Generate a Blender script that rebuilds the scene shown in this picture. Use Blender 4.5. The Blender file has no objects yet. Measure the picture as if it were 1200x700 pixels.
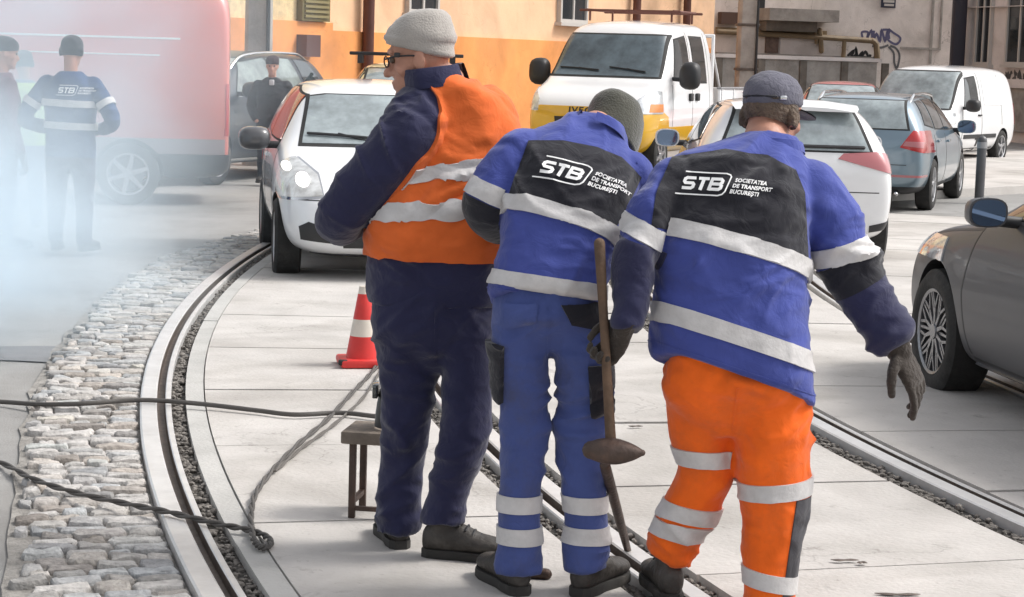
import bpy, bmesh, math, random
from mathutils import Vector, Matrix, noise
from mathutils.bvhtree import BVHTree
random.seed(7)
R = math.radians
scene = bpy.context.scene
COL = scene.collection

# ------------------------------------------------------------------ camera
F_PX, CX, CY = 2400.0, 600.0, 350.0
CAM = Vector((0, 0, 1.7))
PITCH = math.atan((350 - 68) / F_PX)
ROLL = R(1.72)
CM = (Matrix.Rotation(R(90) - PITCH, 4, 'X') @ Matrix.Rotation(ROLL, 4, 'Z'))
CM3 = CM.to_3x3()
cam_data = bpy.data.cameras.new('camera')
cam = bpy.data.objects.new('camera', cam_data)
COL.objects.link(cam)
cam.matrix_world = Matrix.Translation(CAM) @ CM
cam_data.sensor_width = 36
cam_data.lens = 36 * F_PX / 1200
cam_data.clip_end = 2000
cam_data.clip_start = 0.1
scene.camera = cam

def ray(x, y):
    return CM3 @ Vector(((x - CX) / F_PX, -(y - CY) / F_PX, -1))
def gp(x, y, z=0.0):
    d = ray(x, y)
    return CAM + d * ((z - CAM.z) / d.z)
def pt(x, y, Y):
    d = ray(x, y)
    return CAM + d * (Y / d.y)
def proj(p):
    q = CM3.transposed() @ (Vector(p) - CAM)
    return (CX + F_PX * q.x / -q.z, CY - F_PX * q.y / -q.z)
SX = CM3 @ Vector((1, 0, 0))        # picture-right in the world
SU = CM3 @ Vector((0, 1, 0))

# ------------------------------------------------------------------ materials
MATS = {}
def mat(name, col, rough=0.6, metal=0.0, bump=0.0, bscale=40, var=0.0, vscale=3, coat=0.0, spec=0.5,
        dirt=None, dscale=2.0, damt=0.5, ior=None, sheen=0.0, distort=0.0, ridge=0.0):
    if name in MATS: return MATS[name]
    m = bpy.data.materials.new(name); m.use_nodes = True
    nt = m.node_tree; N = nt.nodes; L = nt.links
    b = N['Principled BSDF']
    b.inputs['Base Color'].default_value = (*col, 1)
    b.inputs['Roughness'].default_value = rough
    b.inputs['Metallic'].default_value = metal
    b.inputs['Specular IOR Level'].default_value = spec
    if coat:
        b.inputs['Coat Weight'].default_value = coat
        b.inputs['Coat Roughness'].default_value = 0.04
    if ior: b.inputs['IOR'].default_value = ior
    if sheen:
        b.inputs['Sheen Weight'].default_value = sheen
        b.inputs['Sheen Roughness'].default_value = 0.5
    tc = N.new('ShaderNodeTexCoord')
    last = None
    if var or dirt:
        n = N.new('ShaderNodeTexNoise'); n.inputs['Scale'].default_value = vscale
        n.inputs['Detail'].default_value = 6; n.inputs['Roughness'].default_value = 0.6
        L.new(tc.outputs['Object'], n.inputs['Vector'])
        mx = N.new('ShaderNodeMix'); mx.data_type = 'RGBA'
        mr = N.new('ShaderNodeMapRange')
        mr.inputs['From Min'].default_value = 0.3; mr.inputs['From Max'].default_value = 0.7
        L.new(n.outputs['Fac'], mr.inputs['Value'])
        L.new(mr.outputs['Result'], mx.inputs['Factor'])
        mx.inputs['A'].default_value = (*[c * (1 - var) for c in col], 1)
        mx.inputs['B'].default_value = (*[min(1, c * (1 + var)) for c in col], 1)
        last = mx.outputs['Result']
        if dirt:
            n2 = N.new('ShaderNodeTexNoise'); n2.inputs['Scale'].default_value = dscale
            n2.inputs['Detail'].default_value = 8; n2.inputs['Roughness'].default_value = 0.7
            L.new(tc.outputs['Object'], n2.inputs['Vector'])
            mr2 = N.new('ShaderNodeMapRange')
            mr2.inputs['From Min'].default_value = 0.5; mr2.inputs['From Max'].default_value = 0.75
            mr2.inputs['To Max'].default_value = damt
            L.new(n2.outputs['Fac'], mr2.inputs['Value'])
            mx2 = N.new('ShaderNodeMix'); mx2.data_type = 'RGBA'
            L.new(mr2.outputs['Result'], mx2.inputs['Factor'])
            L.new(last, mx2.inputs['A']); mx2.inputs['B'].default_value = (*dirt, 1)
            last = mx2.outputs['Result']
        L.new(last, b.inputs['Base Color'])
    if bump:
        n3 = N.new('ShaderNodeTexNoise'); n3.inputs['Scale'].default_value = bscale
        n3.inputs['Detail'].default_value = 5; n3.inputs['Distortion'].default_value = distort
        L.new(tc.outputs['Object'], n3.inputs['Vector'])
        bp = N.new('ShaderNodeBump'); bp.inputs['Strength'].default_value = bump
        bp.inputs['Distance'].default_value = 0.02
        L.new(n3.outputs['Fac'], bp.inputs['Height'])
        if ridge:
            mp = N.new('ShaderNodeMapping'); mp.inputs['Scale'].default_value = (1, 1, 1.7); mp.inputs['Rotation'].default_value = (0, .35, 0)
            L.new(tc.outputs['Object'], mp.inputs['Vector'])
            n4 = N.new('ShaderNodeTexNoise'); n4.noise_type = 'RIDGED_MULTIFRACTAL'; n4.inputs['Scale'].default_value = 5.5
            n4.inputs['Detail'].default_value = 3; n4.inputs['Roughness'].default_value = .45; n4.inputs['Distortion'].default_value = .5
            L.new(mp.outputs['Vector'], n4.inputs['Vector'])
            bp2 = N.new('ShaderNodeBump'); bp2.inputs['Strength'].default_value = ridge; bp2.inputs['Distance'].default_value = .035
            L.new(n4.outputs['Fac'], bp2.inputs['Height']); L.new(bp2.outputs['Normal'], bp.inputs['Normal'])
        L.new(bp.outputs['Normal'], b.inputs['Normal'])
    MATS[name] = m
    return m

# ------------------------------------------------------------------ object helpers
def tag(o, label=None, cat=None, group=None, kind=None):
    if label: o['label'] = label
    if cat: o['category'] = cat
    if group: o['group'] = group
    if kind: o['kind'] = kind
    return o

def empty(name, loc=(0, 0, 0), rz=0, label=None, cat=None, group=None):
    o = bpy.data.objects.new(name, None)
    COL.objects.link(o); o.location = loc; o.rotation_euler = (0, 0, rz)
    o.empty_display_size = 0.1
    return tag(o, label, cat, group)

def link(name, bm, m, parent=None, smooth=True, angle=45, free=True):
    me = bpy.data.meshes.new(name)
    bm.to_mesh(me)
    if free: bm.free()
    ms = m if isinstance(m, (list, tuple)) else [m]
    for x in ms: me.materials.append(x)
    if smooth:
        me.polygons.foreach_set('use_smooth', [True] * len(me.polygons))
        me.set_sharp_from_angle(angle=R(angle))
    o = bpy.data.objects.new(name, me)
    COL.objects.link(o)
    if parent is not None:
        o.parent = parent
    return o

def world_of(o):
    B = Matrix.LocRotScale(o.location, o.rotation_euler, o.scale)
    return world_of(o.parent) @ o.matrix_parent_inverse @ B if o.parent is not None else B

def wparent(o, parent):
    """parent built in world coordinates below a root that stands somewhere"""
    o.parent = parent
    M = world_of(parent)
    o.matrix_parent_inverse = M.inverted()
    return o

def wlink(name, bm, m, parent, **k):
    return wparent(link(name, bm, m, None, **k), parent)

def box(bm, c, s, rot=None, bevel=0.0, mi=0):
    r = bmesh.ops.create_cube(bm, size=1)
    vs = r['verts']
    for v in vs: v.co = Vector((v.co.x * s[0], v.co.y * s[1], v.co.z * s[2]))
    fs = set(f for v in vs for f in v.link_faces)
    if bevel:
        es = list(set(e for v in vs for e in v.link_edges))
        rr = bmesh.ops.bevel(bm, geom=es, offset=bevel, segments=2, affect='EDGES', profile=0.5)
        vs = list(set(rr['verts']) | set(v for v in vs if v.is_valid))
        fs = set(f for v in vs for f in v.link_faces)
    M = (rot.to_matrix() if hasattr(rot, 'to_matrix') else rot) if rot is not None else None
    for v in vs:
        v.co = (M @ v.co if M is not None else v.co) + Vector(c)
    for f in fs: f.material_index = mi
    return vs

def catmull(P, n):
    """P list of tuples of floats; n samples per span"""
    out = []
    k = len(P)
    for i in range(k - 1):
        p0 = P[max(i - 1, 0)]; p1 = P[i]; p2 = P[i + 1]; p3 = P[min(i + 2, k - 1)]
        for j in range(n):
            t = j / n
            out.append(tuple(0.5 * ((2 * b) + (-a + c) * t + (2 * a - 5 * b + 4 * c - d) * t * t + (-a + 3 * b - 3 * c + d) * t ** 3)
                             for a, b, c, d in zip(p0, p1, p2, p3)))
    out.append(tuple(P[-1]))
    return out

def loft(bm, rings, cap=True, closed=False):
    V = [[bm.verts.new(p) for p in r] for r in rings]
    n = len(V[0])
    m = len(V)
    for i in range(m if closed else m - 1):
        a, b = V[i], V[(i + 1) % m]
        for j in range(n):
            k = (j + 1) % n
            bm.faces.new((a[j], a[k], b[k], b[j]))
    if cap and not closed:
        bm.faces.new(V[0][::-1]); bm.faces.new(V[-1])
    return V

def tube(bm, pts, rad, n=10, round_caps=True, samples=6, flat=1.0, end_cap=True):
    """pts: list of Vector; rad float or list. smooth tube with rounded ends"""
    rs = rad if isinstance(rad, (list, tuple)) else [rad] * len(pts)
    P = [(p[0], p[1], p[2], r) for p, r in zip(pts, rs)]
    if samples > 1 and len(P) > 2: P = catmull(P, samples)
    elif samples > 1:
        P = [tuple(a + (b - a) * j / samples for a, b in zip(P[0], P[1])) for j in range(samples + 1)]
    c = [Vector(p[:3]) for p in P]; r = [p[3] for p in P]
    T = [(c[min(i + 1, len(c) - 1)] - c[max(i - 1, 0)]).normalized() for i in range(len(c))]
    up = Vector((0, 0, 1)) if abs(T[0].z) < 0.9 else Vector((0, 1, 0))
    u = T[0].cross(up).normalized()
    rings = []
    def ring(cc, uu, vv, rr):
        return [cc + uu * (rr * math.cos(2 * math.pi * k / n)) + vv * (rr * flat * math.sin(2 * math.pi * k / n)) for k in range(n)]
    for i in range(len(c)):
        u = (u - T[i] * u.dot(T[i])).normalized()
        v = T[i].cross(u)
        if i == 0 and round_caps:
            for a in (80, 50, 25):
                rings.append(ring(c[0] - T[0] * r[0] * math.sin(R(a)), u, v, r[0] * math.cos(R(a))))
        rings.append(ring(c[i], u, v, r[i]))
        if i == len(c) - 1 and round_caps and end_cap:
            for a in (25, 50, 80):
                rings.append(ring(c[i] + T[i] * r[i] * math.sin(R(a)), u, v, r[i] * math.cos(R(a))))
    loft(bm, rings)

def sellipse(c, w, d, n=28, e=2.3):
    out = []
    for k in range(n):
        a = 2 * math.pi * k / n
        ca, sa = math.cos(a), math.sin(a)
        x = math.copysign(abs(ca) ** (2 / e), ca); y = math.copysign(abs(sa) ** (2 / e), sa)
        out.append(c + w * x + d * y)
    return out

def remesh(bm, voxel, smooth=3, fac=0.5):
    bmesh.ops.recalc_face_normals(bm, faces=bm.faces[:])
    me = bpy.data.meshes.new('tmp'); bm.to_mesh(me); bm.free()
    o = bpy.data.objects.new('tmp', me); COL.objects.link(o)
    md = o.modifiers.new('r', 'REMESH'); md.mode = 'VOXEL'; md.voxel_size = voxel
    if smooth:
        s = o.modifiers.new('s', 'SMOOTH'); s.iterations = smooth; s.factor = fac
    dg = bpy.context.evaluated_depsgraph_get()
    ev = o.evaluated_get(dg)
    nb = bmesh.new(); nb.from_mesh(ev.to_mesh())
    ev.to_mesh_clear()
    bpy.data.objects.remove(o); bpy.data.meshes.remove(me)
    nb.normal_update()
    return nb

def iso_cut(bm, field):
    """trim a mesh along the smooth line where field(vertex) changes sign; the positive side stays"""
    val = {v: field(v) for v in bm.verts}
    for _ in range(4):
        new = {}
        for v in bm.verts:
            L_ = [val[e.other_vert(v)] for e in v.link_edges]
            new[v] = .4 * val[v] + .6 * sum(L_) / len(L_) if L_ else val[v]
        val = new
    cut = []
    for e in list(bm.edges):
        a, b = e.verts
        if (val[a] > 0) != (val[b] > 0):
            t = val[a] / (val[a] - val[b]); t = min(.95, max(.05, t))
            ne, nv = bmesh.utils.edge_split(e, a, t)
            val[nv] = 0.0; cut.append(nv)
    if cut: bmesh.ops.connect_verts(bm, verts=cut)
    kill = [f for f in bm.faces if sum(val.get(v, 0) for v in f.verts) <= 0]
    bmesh.ops.delete(bm, geom=kill, context='FACES')

def patch(src, planes, keep=None, off=0.004, sink=0.004, field=None):
    """a raised panel cut out of src's surface: keep(face) preselects, planes [(co, no)] trim on their positive side"""
    bm = src.copy()
    patch.lay = bm.faces.layers.int.get('limb')
    if keep:
        bm.faces.ensure_lookup_table()
        kill = [f for f in bm.faces if not keep(f)]
        bmesh.ops.delete(bm, geom=kill, context='FACES')
    if field: iso_cut(bm, field)
    nm = {}
    for co, no in planes:
        bmesh.ops.bisect_plane(bm, geom=bm.verts[:] + bm.edges[:] + bm.faces[:], dist=1e-6, plane_co=co, plane_no=no, clear_inner=True)
    bm.normal_update()
    for v in bm.verts: nm[v] = v.normal.copy()
    be = [e for e in bm.edges if e.is_boundary]
    pos = {}
    for v in bm.verts:
        pos[v] = v.co.copy(); v.co = v.co + nm[v] * off
    if be:
        r = bmesh.ops.extrude_edge_only(bm, edges=be)
        key = {}
        for v, nn in nm.items():
            if v.is_valid: key[tuple(round(x, 6) for x in v.co)] = nn
        for g in r['geom']:
            if isinstance(g, bmesh.types.BMVert):
                nn = key.get(tuple(round(x, 6) for x in g.co))
                if nn is not None: g.co = g.co - nn * (off + sink)
        bmesh.ops.recalc_face_normals(bm, faces=bm.faces[:])
        # keep outward orientation like the source
        fs = [f for f in bm.faces]
        if fs:
            s = 0
            for v, nn in list(nm.items())[:400]:
                if v.is_valid and v.link_faces:
                    for f in v.link_faces:
                        if f.normal.dot(nn) > 0.7: s += 1
                        elif f.normal.dot(nn) < -0.7: s -= 1
            if s < 0: bmesh.ops.reverse_faces(bm, faces=fs)
    return bm

def main_islands(bm, share=.12):
    """drop the crumbs that a trimmed panel leaves behind"""
    left = set(bm.faces); isl = []
    while left:
        st = [left.pop()]; cur = list(st)
        while st:
            f = st.pop()
            for e in f.edges:
                for g in e.link_faces:
                    if g in left: left.discard(g); st.append(g); cur.append(g)
        isl.append((sum(f.calc_area() for f in cur), cur))
    if not isl: return bm
    mx = max(a for a, _ in isl)
    kill = [f for a, c in isl if a < mx * share for f in c]
    if kill: bmesh.ops.delete(bm, geom=kill, context='FACES')
    return bm

def text_bm(txt, size=1.0, bold=0.0, shear=0.0, space=1.0, line=1.0):
    cu = bpy.data.curves.new('t', 'FONT'); cu.body = txt; cu.size = size; cu.shear = shear
    cu.offset = bold; cu.space_character = space; cu.space_line = line; cu.resolution_u = 3
    o = bpy.data.objects.new('t', cu); COL.objects.link(o)
    dg = bpy.context.evaluated_depsgraph_get()
    ev = o.evaluated_get(dg)
    bm = bmesh.new(); bm.from_mesh(ev.to_mesh()); ev.to_mesh_clear()
    bpy.data.objects.remove(o); bpy.data.curves.remove(cu)
    return bm

def ribbon(bm, pts, w, closed=False):
    """flat 2-D stroke in the xy plane with mitred corners"""
    P = [Vector((p[0], p[1], 0)) for p in pts]
    n = len(P); L, Rr = [], []
    for i in range(n):
        a = P[(i - 1) % n] if (closed or i > 0) else None
        b = P[(i + 1) % n] if (closed or i < n - 1) else None
        d0 = (P[i] - a).normalized() if a is not None else None
        d1 = (b - P[i]).normalized() if b is not None else None
        if d0 is None: d0 = d1
        if d1 is None: d1 = d0
        n0 = Vector((-d0.y, d0.x, 0)); n1 = Vector((-d1.y, d1.x, 0))
        m = (n0 + n1)
        m = m.normalized() if m.length > 1e-4 else n0
        k = min(1.8, 1 / max(0.3, m.dot(n0)))
        L.append(bm.verts.new(P[i] + m * w / 2 * k)); Rr.append(bm.verts.new(P[i] - m * w / 2 * k))
    for i in range(n if closed else n - 1):
        j = (i + 1) % n
        bm.faces.new((Rr[i], Rr[j], L[j], L[i]))

def project_on(bm, bvh, origin, X, Y, D, off=0.005, cut=0.02):
    """lay a flat xy mesh on a curved surface: cast along D from in front of the surface"""
    for _ in range(4):
        es = [e for e in bm.edges if e.calc_length() > cut]
        if not es: break
        bmesh.ops.subdivide_edges(bm, edges=es, cuts=1)
    bmesh.ops.triangulate(bm, faces=bm.faces[:])
    bad = []
    for v in bm.verts:
        p = origin + X * v.co.x + Y * v.co.y
        h = bvh.ray_cast(p - D * 0.4, D, 1.2)
        if h[0] is None: bad.append(v); continue
        v.co = h[0] - D * off
    if bad: bmesh.ops.delete(bm, geom=bad, context='VERTS')
    return bm

def face_area_sign(bm, D):
    """flip so faces look against D"""
    s = sum(f.normal.dot(D) * f.calc_area() for f in bm.faces)
    if s > 0: bmesh.ops.reverse_faces(bm, faces=bm.faces[:])
# ------------------------------------------------------------------ light, sky
SUN_EL, SUN_AZ = R(50), R(82)      # azimuth measured from +Y towards +X
w = bpy.data.worlds.new('World'); scene.world = w; w.use_nodes = True
nt = w.node_tree
sky = nt.nodes.new('ShaderNodeTexSky'); sky.sky_type = 'NISHITA'; sky.sun_disc = False
sky.sun_elevation = SUN_EL; sky.sun_rotation = SUN_AZ
sky.dust_density = 4.0; sky.air_density = 1.0; sky.ozone_density = 1.0
hs = nt.nodes.new('ShaderNodeHueSaturation'); hs.inputs['Saturation'].default_value = 0.22
nt.links.new(sky.outputs[0], hs.inputs['Color'])
nt.links.new(hs.outputs[0], nt.nodes['Background'].inputs['Color'])
nt.nodes['Background'].inputs['Strength'].default_value = 0.13
sd = bpy.data.lights.new('sun', 'SUN'); sd.energy = 1.2; sd.angle = R(14); sd.color = (1, 0.96, 0.9)
so = bpy.data.objects.new('sun', sd); COL.objects.link(so)
sdir = Vector((math.sin(SUN_AZ) * math.cos(SUN_EL), math.cos(SUN_AZ) * math.cos(SUN_EL), math.sin(SUN_EL)))
so.rotation_euler = sdir.to_track_quat('Z', 'Y').to_euler(); so.location = (0, 0, 30)
scene.view_settings.view_transform = 'Standard'; scene.view_settings.look = 'None'
scene.view_settings.exposure = 0.8; scene.view_settings.gamma = 1; scene.view_settings.use_curve_mapping = False
scene.render.engine = 'CYCLES'
scene.cycles.use_denoising = True
scene.cycles.use_adaptive_sampling = True
scene.cycles.max_bounces = 6; scene.cycles.volume_bounces = 4
scene.cycles.volume_step_rate = 2.0; scene.cycles.volume_max_steps = 128
scene.cycles.sample_clamp_indirect = 6

# ------------------------------------------------------------------ ground
def surf_mat(name, col, var, s1, dark, s2, damt, bump, bscale, rough=0.85, grit=0.0):
    m = mat(name, col, rough, bump=bump, bscale=bscale, var=var, vscale=s1, dirt=dark, dscale=s2, damt=damt, spec=0.3)
    return m
M_ASPH = surf_mat('asphalt', (0.30, 0.293, 0.283), 0.16, 0.5, (0.13, 0.125, 0.12), 1.6, 0.5, 0.25, 90)
M_CONC = surf_mat('concrete', (0.50, 0.475, 0.45), 0.11, 1.7, (0.33, 0.31, 0.285), 0.8, 0.75, 0.25, 45)
def weather(m, spots=.5, cracks=.5, broad=.35):
    """stains, spatter and hairline cracks laid over a ground material (marks of its own, not shade)"""
    nt = m.node_tree; N = nt.nodes; L = nt.links; b = N['Principled BSDF']
    tc = N.new('ShaderNodeTexCoord')
    def mul(sock, amt, dark):
        src_ = b.inputs['Base Color'].links[0].from_socket
        f = N.new('ShaderNodeMath'); f.operation = 'MULTIPLY'; f.inputs[1].default_value = amt; L.new(sock, f.inputs[0])
        x = N.new('ShaderNodeMix'); x.data_type = 'RGBA'; x.blend_type = 'MULTIPLY'
        L.new(f.outputs[0], x.inputs['Factor']); L.new(src_, x.inputs['A']); x.inputs['B'].default_value = (*dark, 1)
        L.new(x.outputs['Result'], b.inputs['Base Color'])
    def rng(sock, a, c):
        r_ = N.new('ShaderNodeMapRange'); r_.inputs['From Min'].default_value = a; r_.inputs['From Max'].default_value = c
        L.new(sock, r_.inputs['Value']); return r_.outputs['Result']
    def noise_(sc, det, dist=0, rough=.55):
        n = N.new('ShaderNodeTexNoise'); n.inputs['Scale'].default_value = sc; n.inputs['Detail'].default_value = det
        n.inputs['Distortion'].default_value = dist; n.inputs['Roughness'].default_value = rough
        L.new(tc.outputs['Object'], n.inputs['Vector']); return n.outputs['Fac']
    mul(rng(noise_(.55, 5, 1.2), .48, .62), broad, (.55, .53, .50))
    mul(rng(noise_(7, 6, .6, .75), .60, .70), spots, (.42, .40, .38))
    mul(rng(noise_(26, 3, 0, .6), .68, .74), spots, (.35, .33, .31))
    wv = N.new('ShaderNodeTexVoronoi'); wv.feature = 'DISTANCE_TO_EDGE'; wv.inputs['Scale'].default_value = .85
    ad = N.new('ShaderNodeVectorMath'); ad.operation = 'ADD'
    nn_ = N.new('ShaderNodeTexNoise'); nn_.inputs['Scale'].default_value = 2.5; nn_.inputs['Detail'].default_value = 6
    L.new(tc.outputs['Object'], nn_.inputs['Vector'])
    sc_ = N.new('ShaderNodeVectorMath'); sc_.operation = 'SCALE'; sc_.inputs['Scale'].default_value = .7
    L.new(nn_.outputs['Color'], sc_.inputs[0]); L.new(tc.outputs['Object'], ad.inputs[0]); L.new(sc_.outputs[0], ad.inputs[1])
    L.new(ad.outputs[0], wv.inputs['Vector'])
    cr = rng(wv.outputs['Distance'], .006, .001)
    gate = rng(noise_(.8, 2), .52, .58)
    g_ = N.new('ShaderNodeMath'); g_.operation = 'MULTIPLY'; L.new(cr, g_.inputs[0]); L.new(gate, g_.inputs[1])
    mul(g_.outputs[0], cracks, (.30, .28, .26))
weather(M_CONC, .45, .35, .45); weather(M_ASPH, .4, .4, .35)
M_CONC2 = surf_mat('worn_concrete', (0.44, 0.43, 0.41), 0.12, 2.2, (0.28, 0.27, 0.25), 3.0, 0.5, 0.25, 60)
M_GRAV = surf_mat('gravel_bed', (0.10, 0.093, 0.085), 0.5, 40, (0.03, 0.028, 0.026), 25, 0.8, 1.0, 70)
M_STEEL = mat('rail_steel', (0.60, 0.59, 0.58), 0.36, 0.25, var=0.10, vscale=8, dirt=(0.42, 0.38, 0.34), dscale=6, damt=0.35, bump=0.05, bscale=60)
M_RUST = mat('rusty_steel', (0.13, 0.105, 0.09), 0.6, 0.5, var=0.3, vscale=14, bump=0.2, bscale=80)

def sheet(name, quads, m, kind='structure', label=None, cat=None):
    bm = bmesh.new()
    for q in quads: bm.faces.new([bm.verts.new(p) for p in q])
    o = link(name, bm, m, smooth=False); tag(o, label, cat, None, kind)
    return o

bm = bmesh.new()
bmesh.ops.create_grid(bm, x_segments=60, y_segments=60, size=400)
road = tag(link('road', bm, M_ASPH, smooth=False), kind='structure')

# track centre line of the outermost rail, measured on the ground
PIX = [(300, 780), (252, 700), (224, 650), (200, 595), (185, 535), (181, 480), (193, 425), (219, 372), (258, 328), (303, 299)]
P0 = [gp(*p) for p in PIX]
# fit a smooth cubic x(y)
import numpy as np
ys = np.array([p.y for p in P0]); xs = np.array([p.x for p in P0])
CF = np.polyfit(ys, xs, 3)
def rail_xy(y):
    return Vector((float(np.polyval(CF, y)), y, 0))
# resample by arc length, extended straight at both ends
def build_path():
    pts = []
    y0, y1 = 5.2, 17.0
    y = y0
    while y < y1:
        pts.append(rail_xy(y)); y += 0.12
    d0 = (pts[0] - pts[1]).normalized(); d1 = (pts[-1] - pts[-2]).normalized()
    pre = [pts[0] + d0 * (0.12 * k) for k in range(60, 0, -1)]
    post = []; q = pts[-1]; d = d1
    for k in range(60):
        a = math.atan2(d.y, d.x) - 0.0045
        d = Vector((math.cos(a), math.sin(a), 0)); q = q + d * 0.15; post.append(q)
    return pre + pts + post
PATH = build_path()
SARC = [0.0]
for i in range(1, len(PATH)): SARC.append(SARC[-1] + (PATH[i] - PATH[i - 1]).length)
TLEN = SARC[-1]
def at_s(s, off=0.0, z=0.0):
    s = max(0, min(TLEN - 1e-4, s))
    lo, hi = 0, len(SARC) - 1
    while hi - lo > 1:
        m = (lo + hi) // 2
        if SARC[m] <= s: lo = m
        else: hi = m
    t = (s - SARC[lo]) / (SARC[hi] - SARC[lo])
    p = PATH[lo].lerp(PATH[hi], t)
    a = PATH[max(lo - 3, 0)]; b = PATH[min(hi + 3, len(PATH) - 1)]
    d = (b - a).normalized(); n = Vector((d.y, -d.x, 0))     # n to the right of travel
    q = p + n * off; q.z = z
    return q

def strip(bm, o0, o1, z0, z1=None, s0=0, s1=None, step=0.12, thick=0.0):
    """sheet between two offsets of the path; profile with side skirts when thick"""
    s1 = TLEN if s1 is None else s1
    n = max(1, int((s1 - s0) / step)); z1 = z0 if z1 is None else z1
    prof = [(o0, z0), (o1, z1)]
    if thick: prof = [(o0, z0 - thick), (o0, z0), (o1, z1), (o1, z1 - thick)]
    prev = None
    for i in range(n + 1):
        s = s0 + (s1 - s0) * i / n
        row = [bm.verts.new(at_s(s, o, z)) for o, z in prof]
        if prev:
            for k in range(len(prof) - 1): bm.faces.new((prev[k], prev[k + 1], row[k + 1], row[k]))
        elif thick: bm.faces.new(row[::-1])
        prev = row
    if thick: bm.faces.new(prev)

RAILS = [0.0, 1.42, 3.08, 4.50]
# dark bed below everything
bm = bmesh.new(); strip(bm, -0.26, 6.52, 0.004)
tag(link('ballast', bm, M_GRAV, smooth=False), kind='structure')

# concrete slabs: columns of panels between offsets, joints across the track
def slab_column(name, o0, o1, s_start, pitch, gap, z, jit=0.0, seed=1, m=M_CONC, s_end=None):
    rnd = random.Random(seed)
    bm = bmesh.new()
    s = s_start
    while s < (s_end or TLEN) - pitch:
        L = pitch - gap
        dz = rnd.uniform(-0.004, 0.004)
        strip(bm, o0, o1, z + dz, z + dz, s, s + L, 0.25, thick=0.06)
        s += pitch
    bmesh.ops.recalc_face_normals(bm, faces=bm.faces[:])
    return tag(link(name, bm, m, smooth=False), kind='structure')
SJ = 0.35
slab_column('concrete_pavement', 0.238, 1.25, SJ, 1.46, 0.022, 0.042, seed=2)
slab_column('concrete_pavement', 0.145, 0.232, SJ - .3, 2.92, 0.008, 0.040, seed=12, m=M_CONC2)
slab_column('concrete_pavement', 1.56, 2.88, SJ + .5, 1.46, 0.026, 0.042, seed=3)
slab_column('concrete_pavement', 3.19, 4.38, SJ + .2, 1.46, 0.02, 0.042, seed=4)
slab_column('concrete_pavement', 4.62, 6.5, SJ + .9, 1.46, 0.02, 0.042, seed=5)
# grooved tram rails
def rail(off, label, flip=1):
    prof = [(-0.068, -0.02), (-0.068, 0.046), (-0.060, 0.051), (0.004, 0.051), (0.010, 0.046), (0.013, 0.012),
            (0.046, 0.012), (0.049, 0.044), (0.053, 0.047), (0.072, 0.047), (0.076, 0.042), (0.076, -0.02)]
    bm = bmesh.new(); prev = None
    n = int(TLEN / 0.15)
    for i in range(n + 1):
        s = TLEN * i / n
        row = [bm.verts.new(at_s(s, off + flip * o, z)) for o, z in prof]
        if prev:
            for k in range(len(prof) - 1):
                f = bm.faces.new((prev[k], prev[k + 1], row[k + 1], row[k]))
                f.material_index = 1 if k in (4, 5, 6) else 0
        prev = row
    bmesh.ops.recalc_face_normals(bm, faces=bm.faces[:])
    o = link('tram_rail', bm, [M_STEEL, M_RUST], angle=25)
    tag(o, label, 'rail', 'grooved tram rails in the pavement')
rail(RAILS[0], 'curved tram rail running beside the cobblestones')
rail(RAILS[1], 'tram rail passing behind the legs of the two workers in navy and blue trousers', -1)
rail(RAILS[2], 'tram rail running out past the orange trousers towards the dark sedan')
rail(RAILS[3], 'tram rail half under the dark grey sedan', -1)

# gravel crumbs in the open slots
bm = bmesh.new()
rnd = random.Random(4)
_t = bmesh.new(); bmesh.ops.create_icosphere(_t, subdivisions=1, radius=1)
ICO_V = [v.co.copy() for v in _t.verts]; ICO_F = [[v.index for v in f.verts] for f in _t.faces]; _t.free()
def stone(bm, c, r):
    sx, sy, sz = rnd.uniform(.7, 1.3), rnd.uniform(.7, 1.3), rnd.uniform(.5, .9)
    V = [bm.verts.new(Vector((v.x * sx, v.y * sy, v.z * sz)) * (r * rnd.uniform(.8, 1.2)) + c) for v in ICO_V]
    for f in ICO_F: bm.faces.new([V[i] for i in f])
for o0, o1, k in ((0.085, 0.138, 1200), (1.26, 1.335, 1500), (1.515, 1.55, 900), (2.89, 3.0, 2200)):
    for i in range(k):
        s = rnd.uniform(6.5, 20); c = at_s(s, rnd.uniform(o0, o1), rnd.uniform(0.006, 0.022))
        stone(bm, c, rnd.uniform(0.006, 0.016))
M_STN = mat('loose_gravel', (0.17, 0.155, 0.14), 0.9, var=0.6, vscale=30)
tag(link('gravel', bm, M_STN, angle=30), 'loose dark gravel filling the open slots beside the tram rails', 'gravel', kind='stuff')

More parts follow.
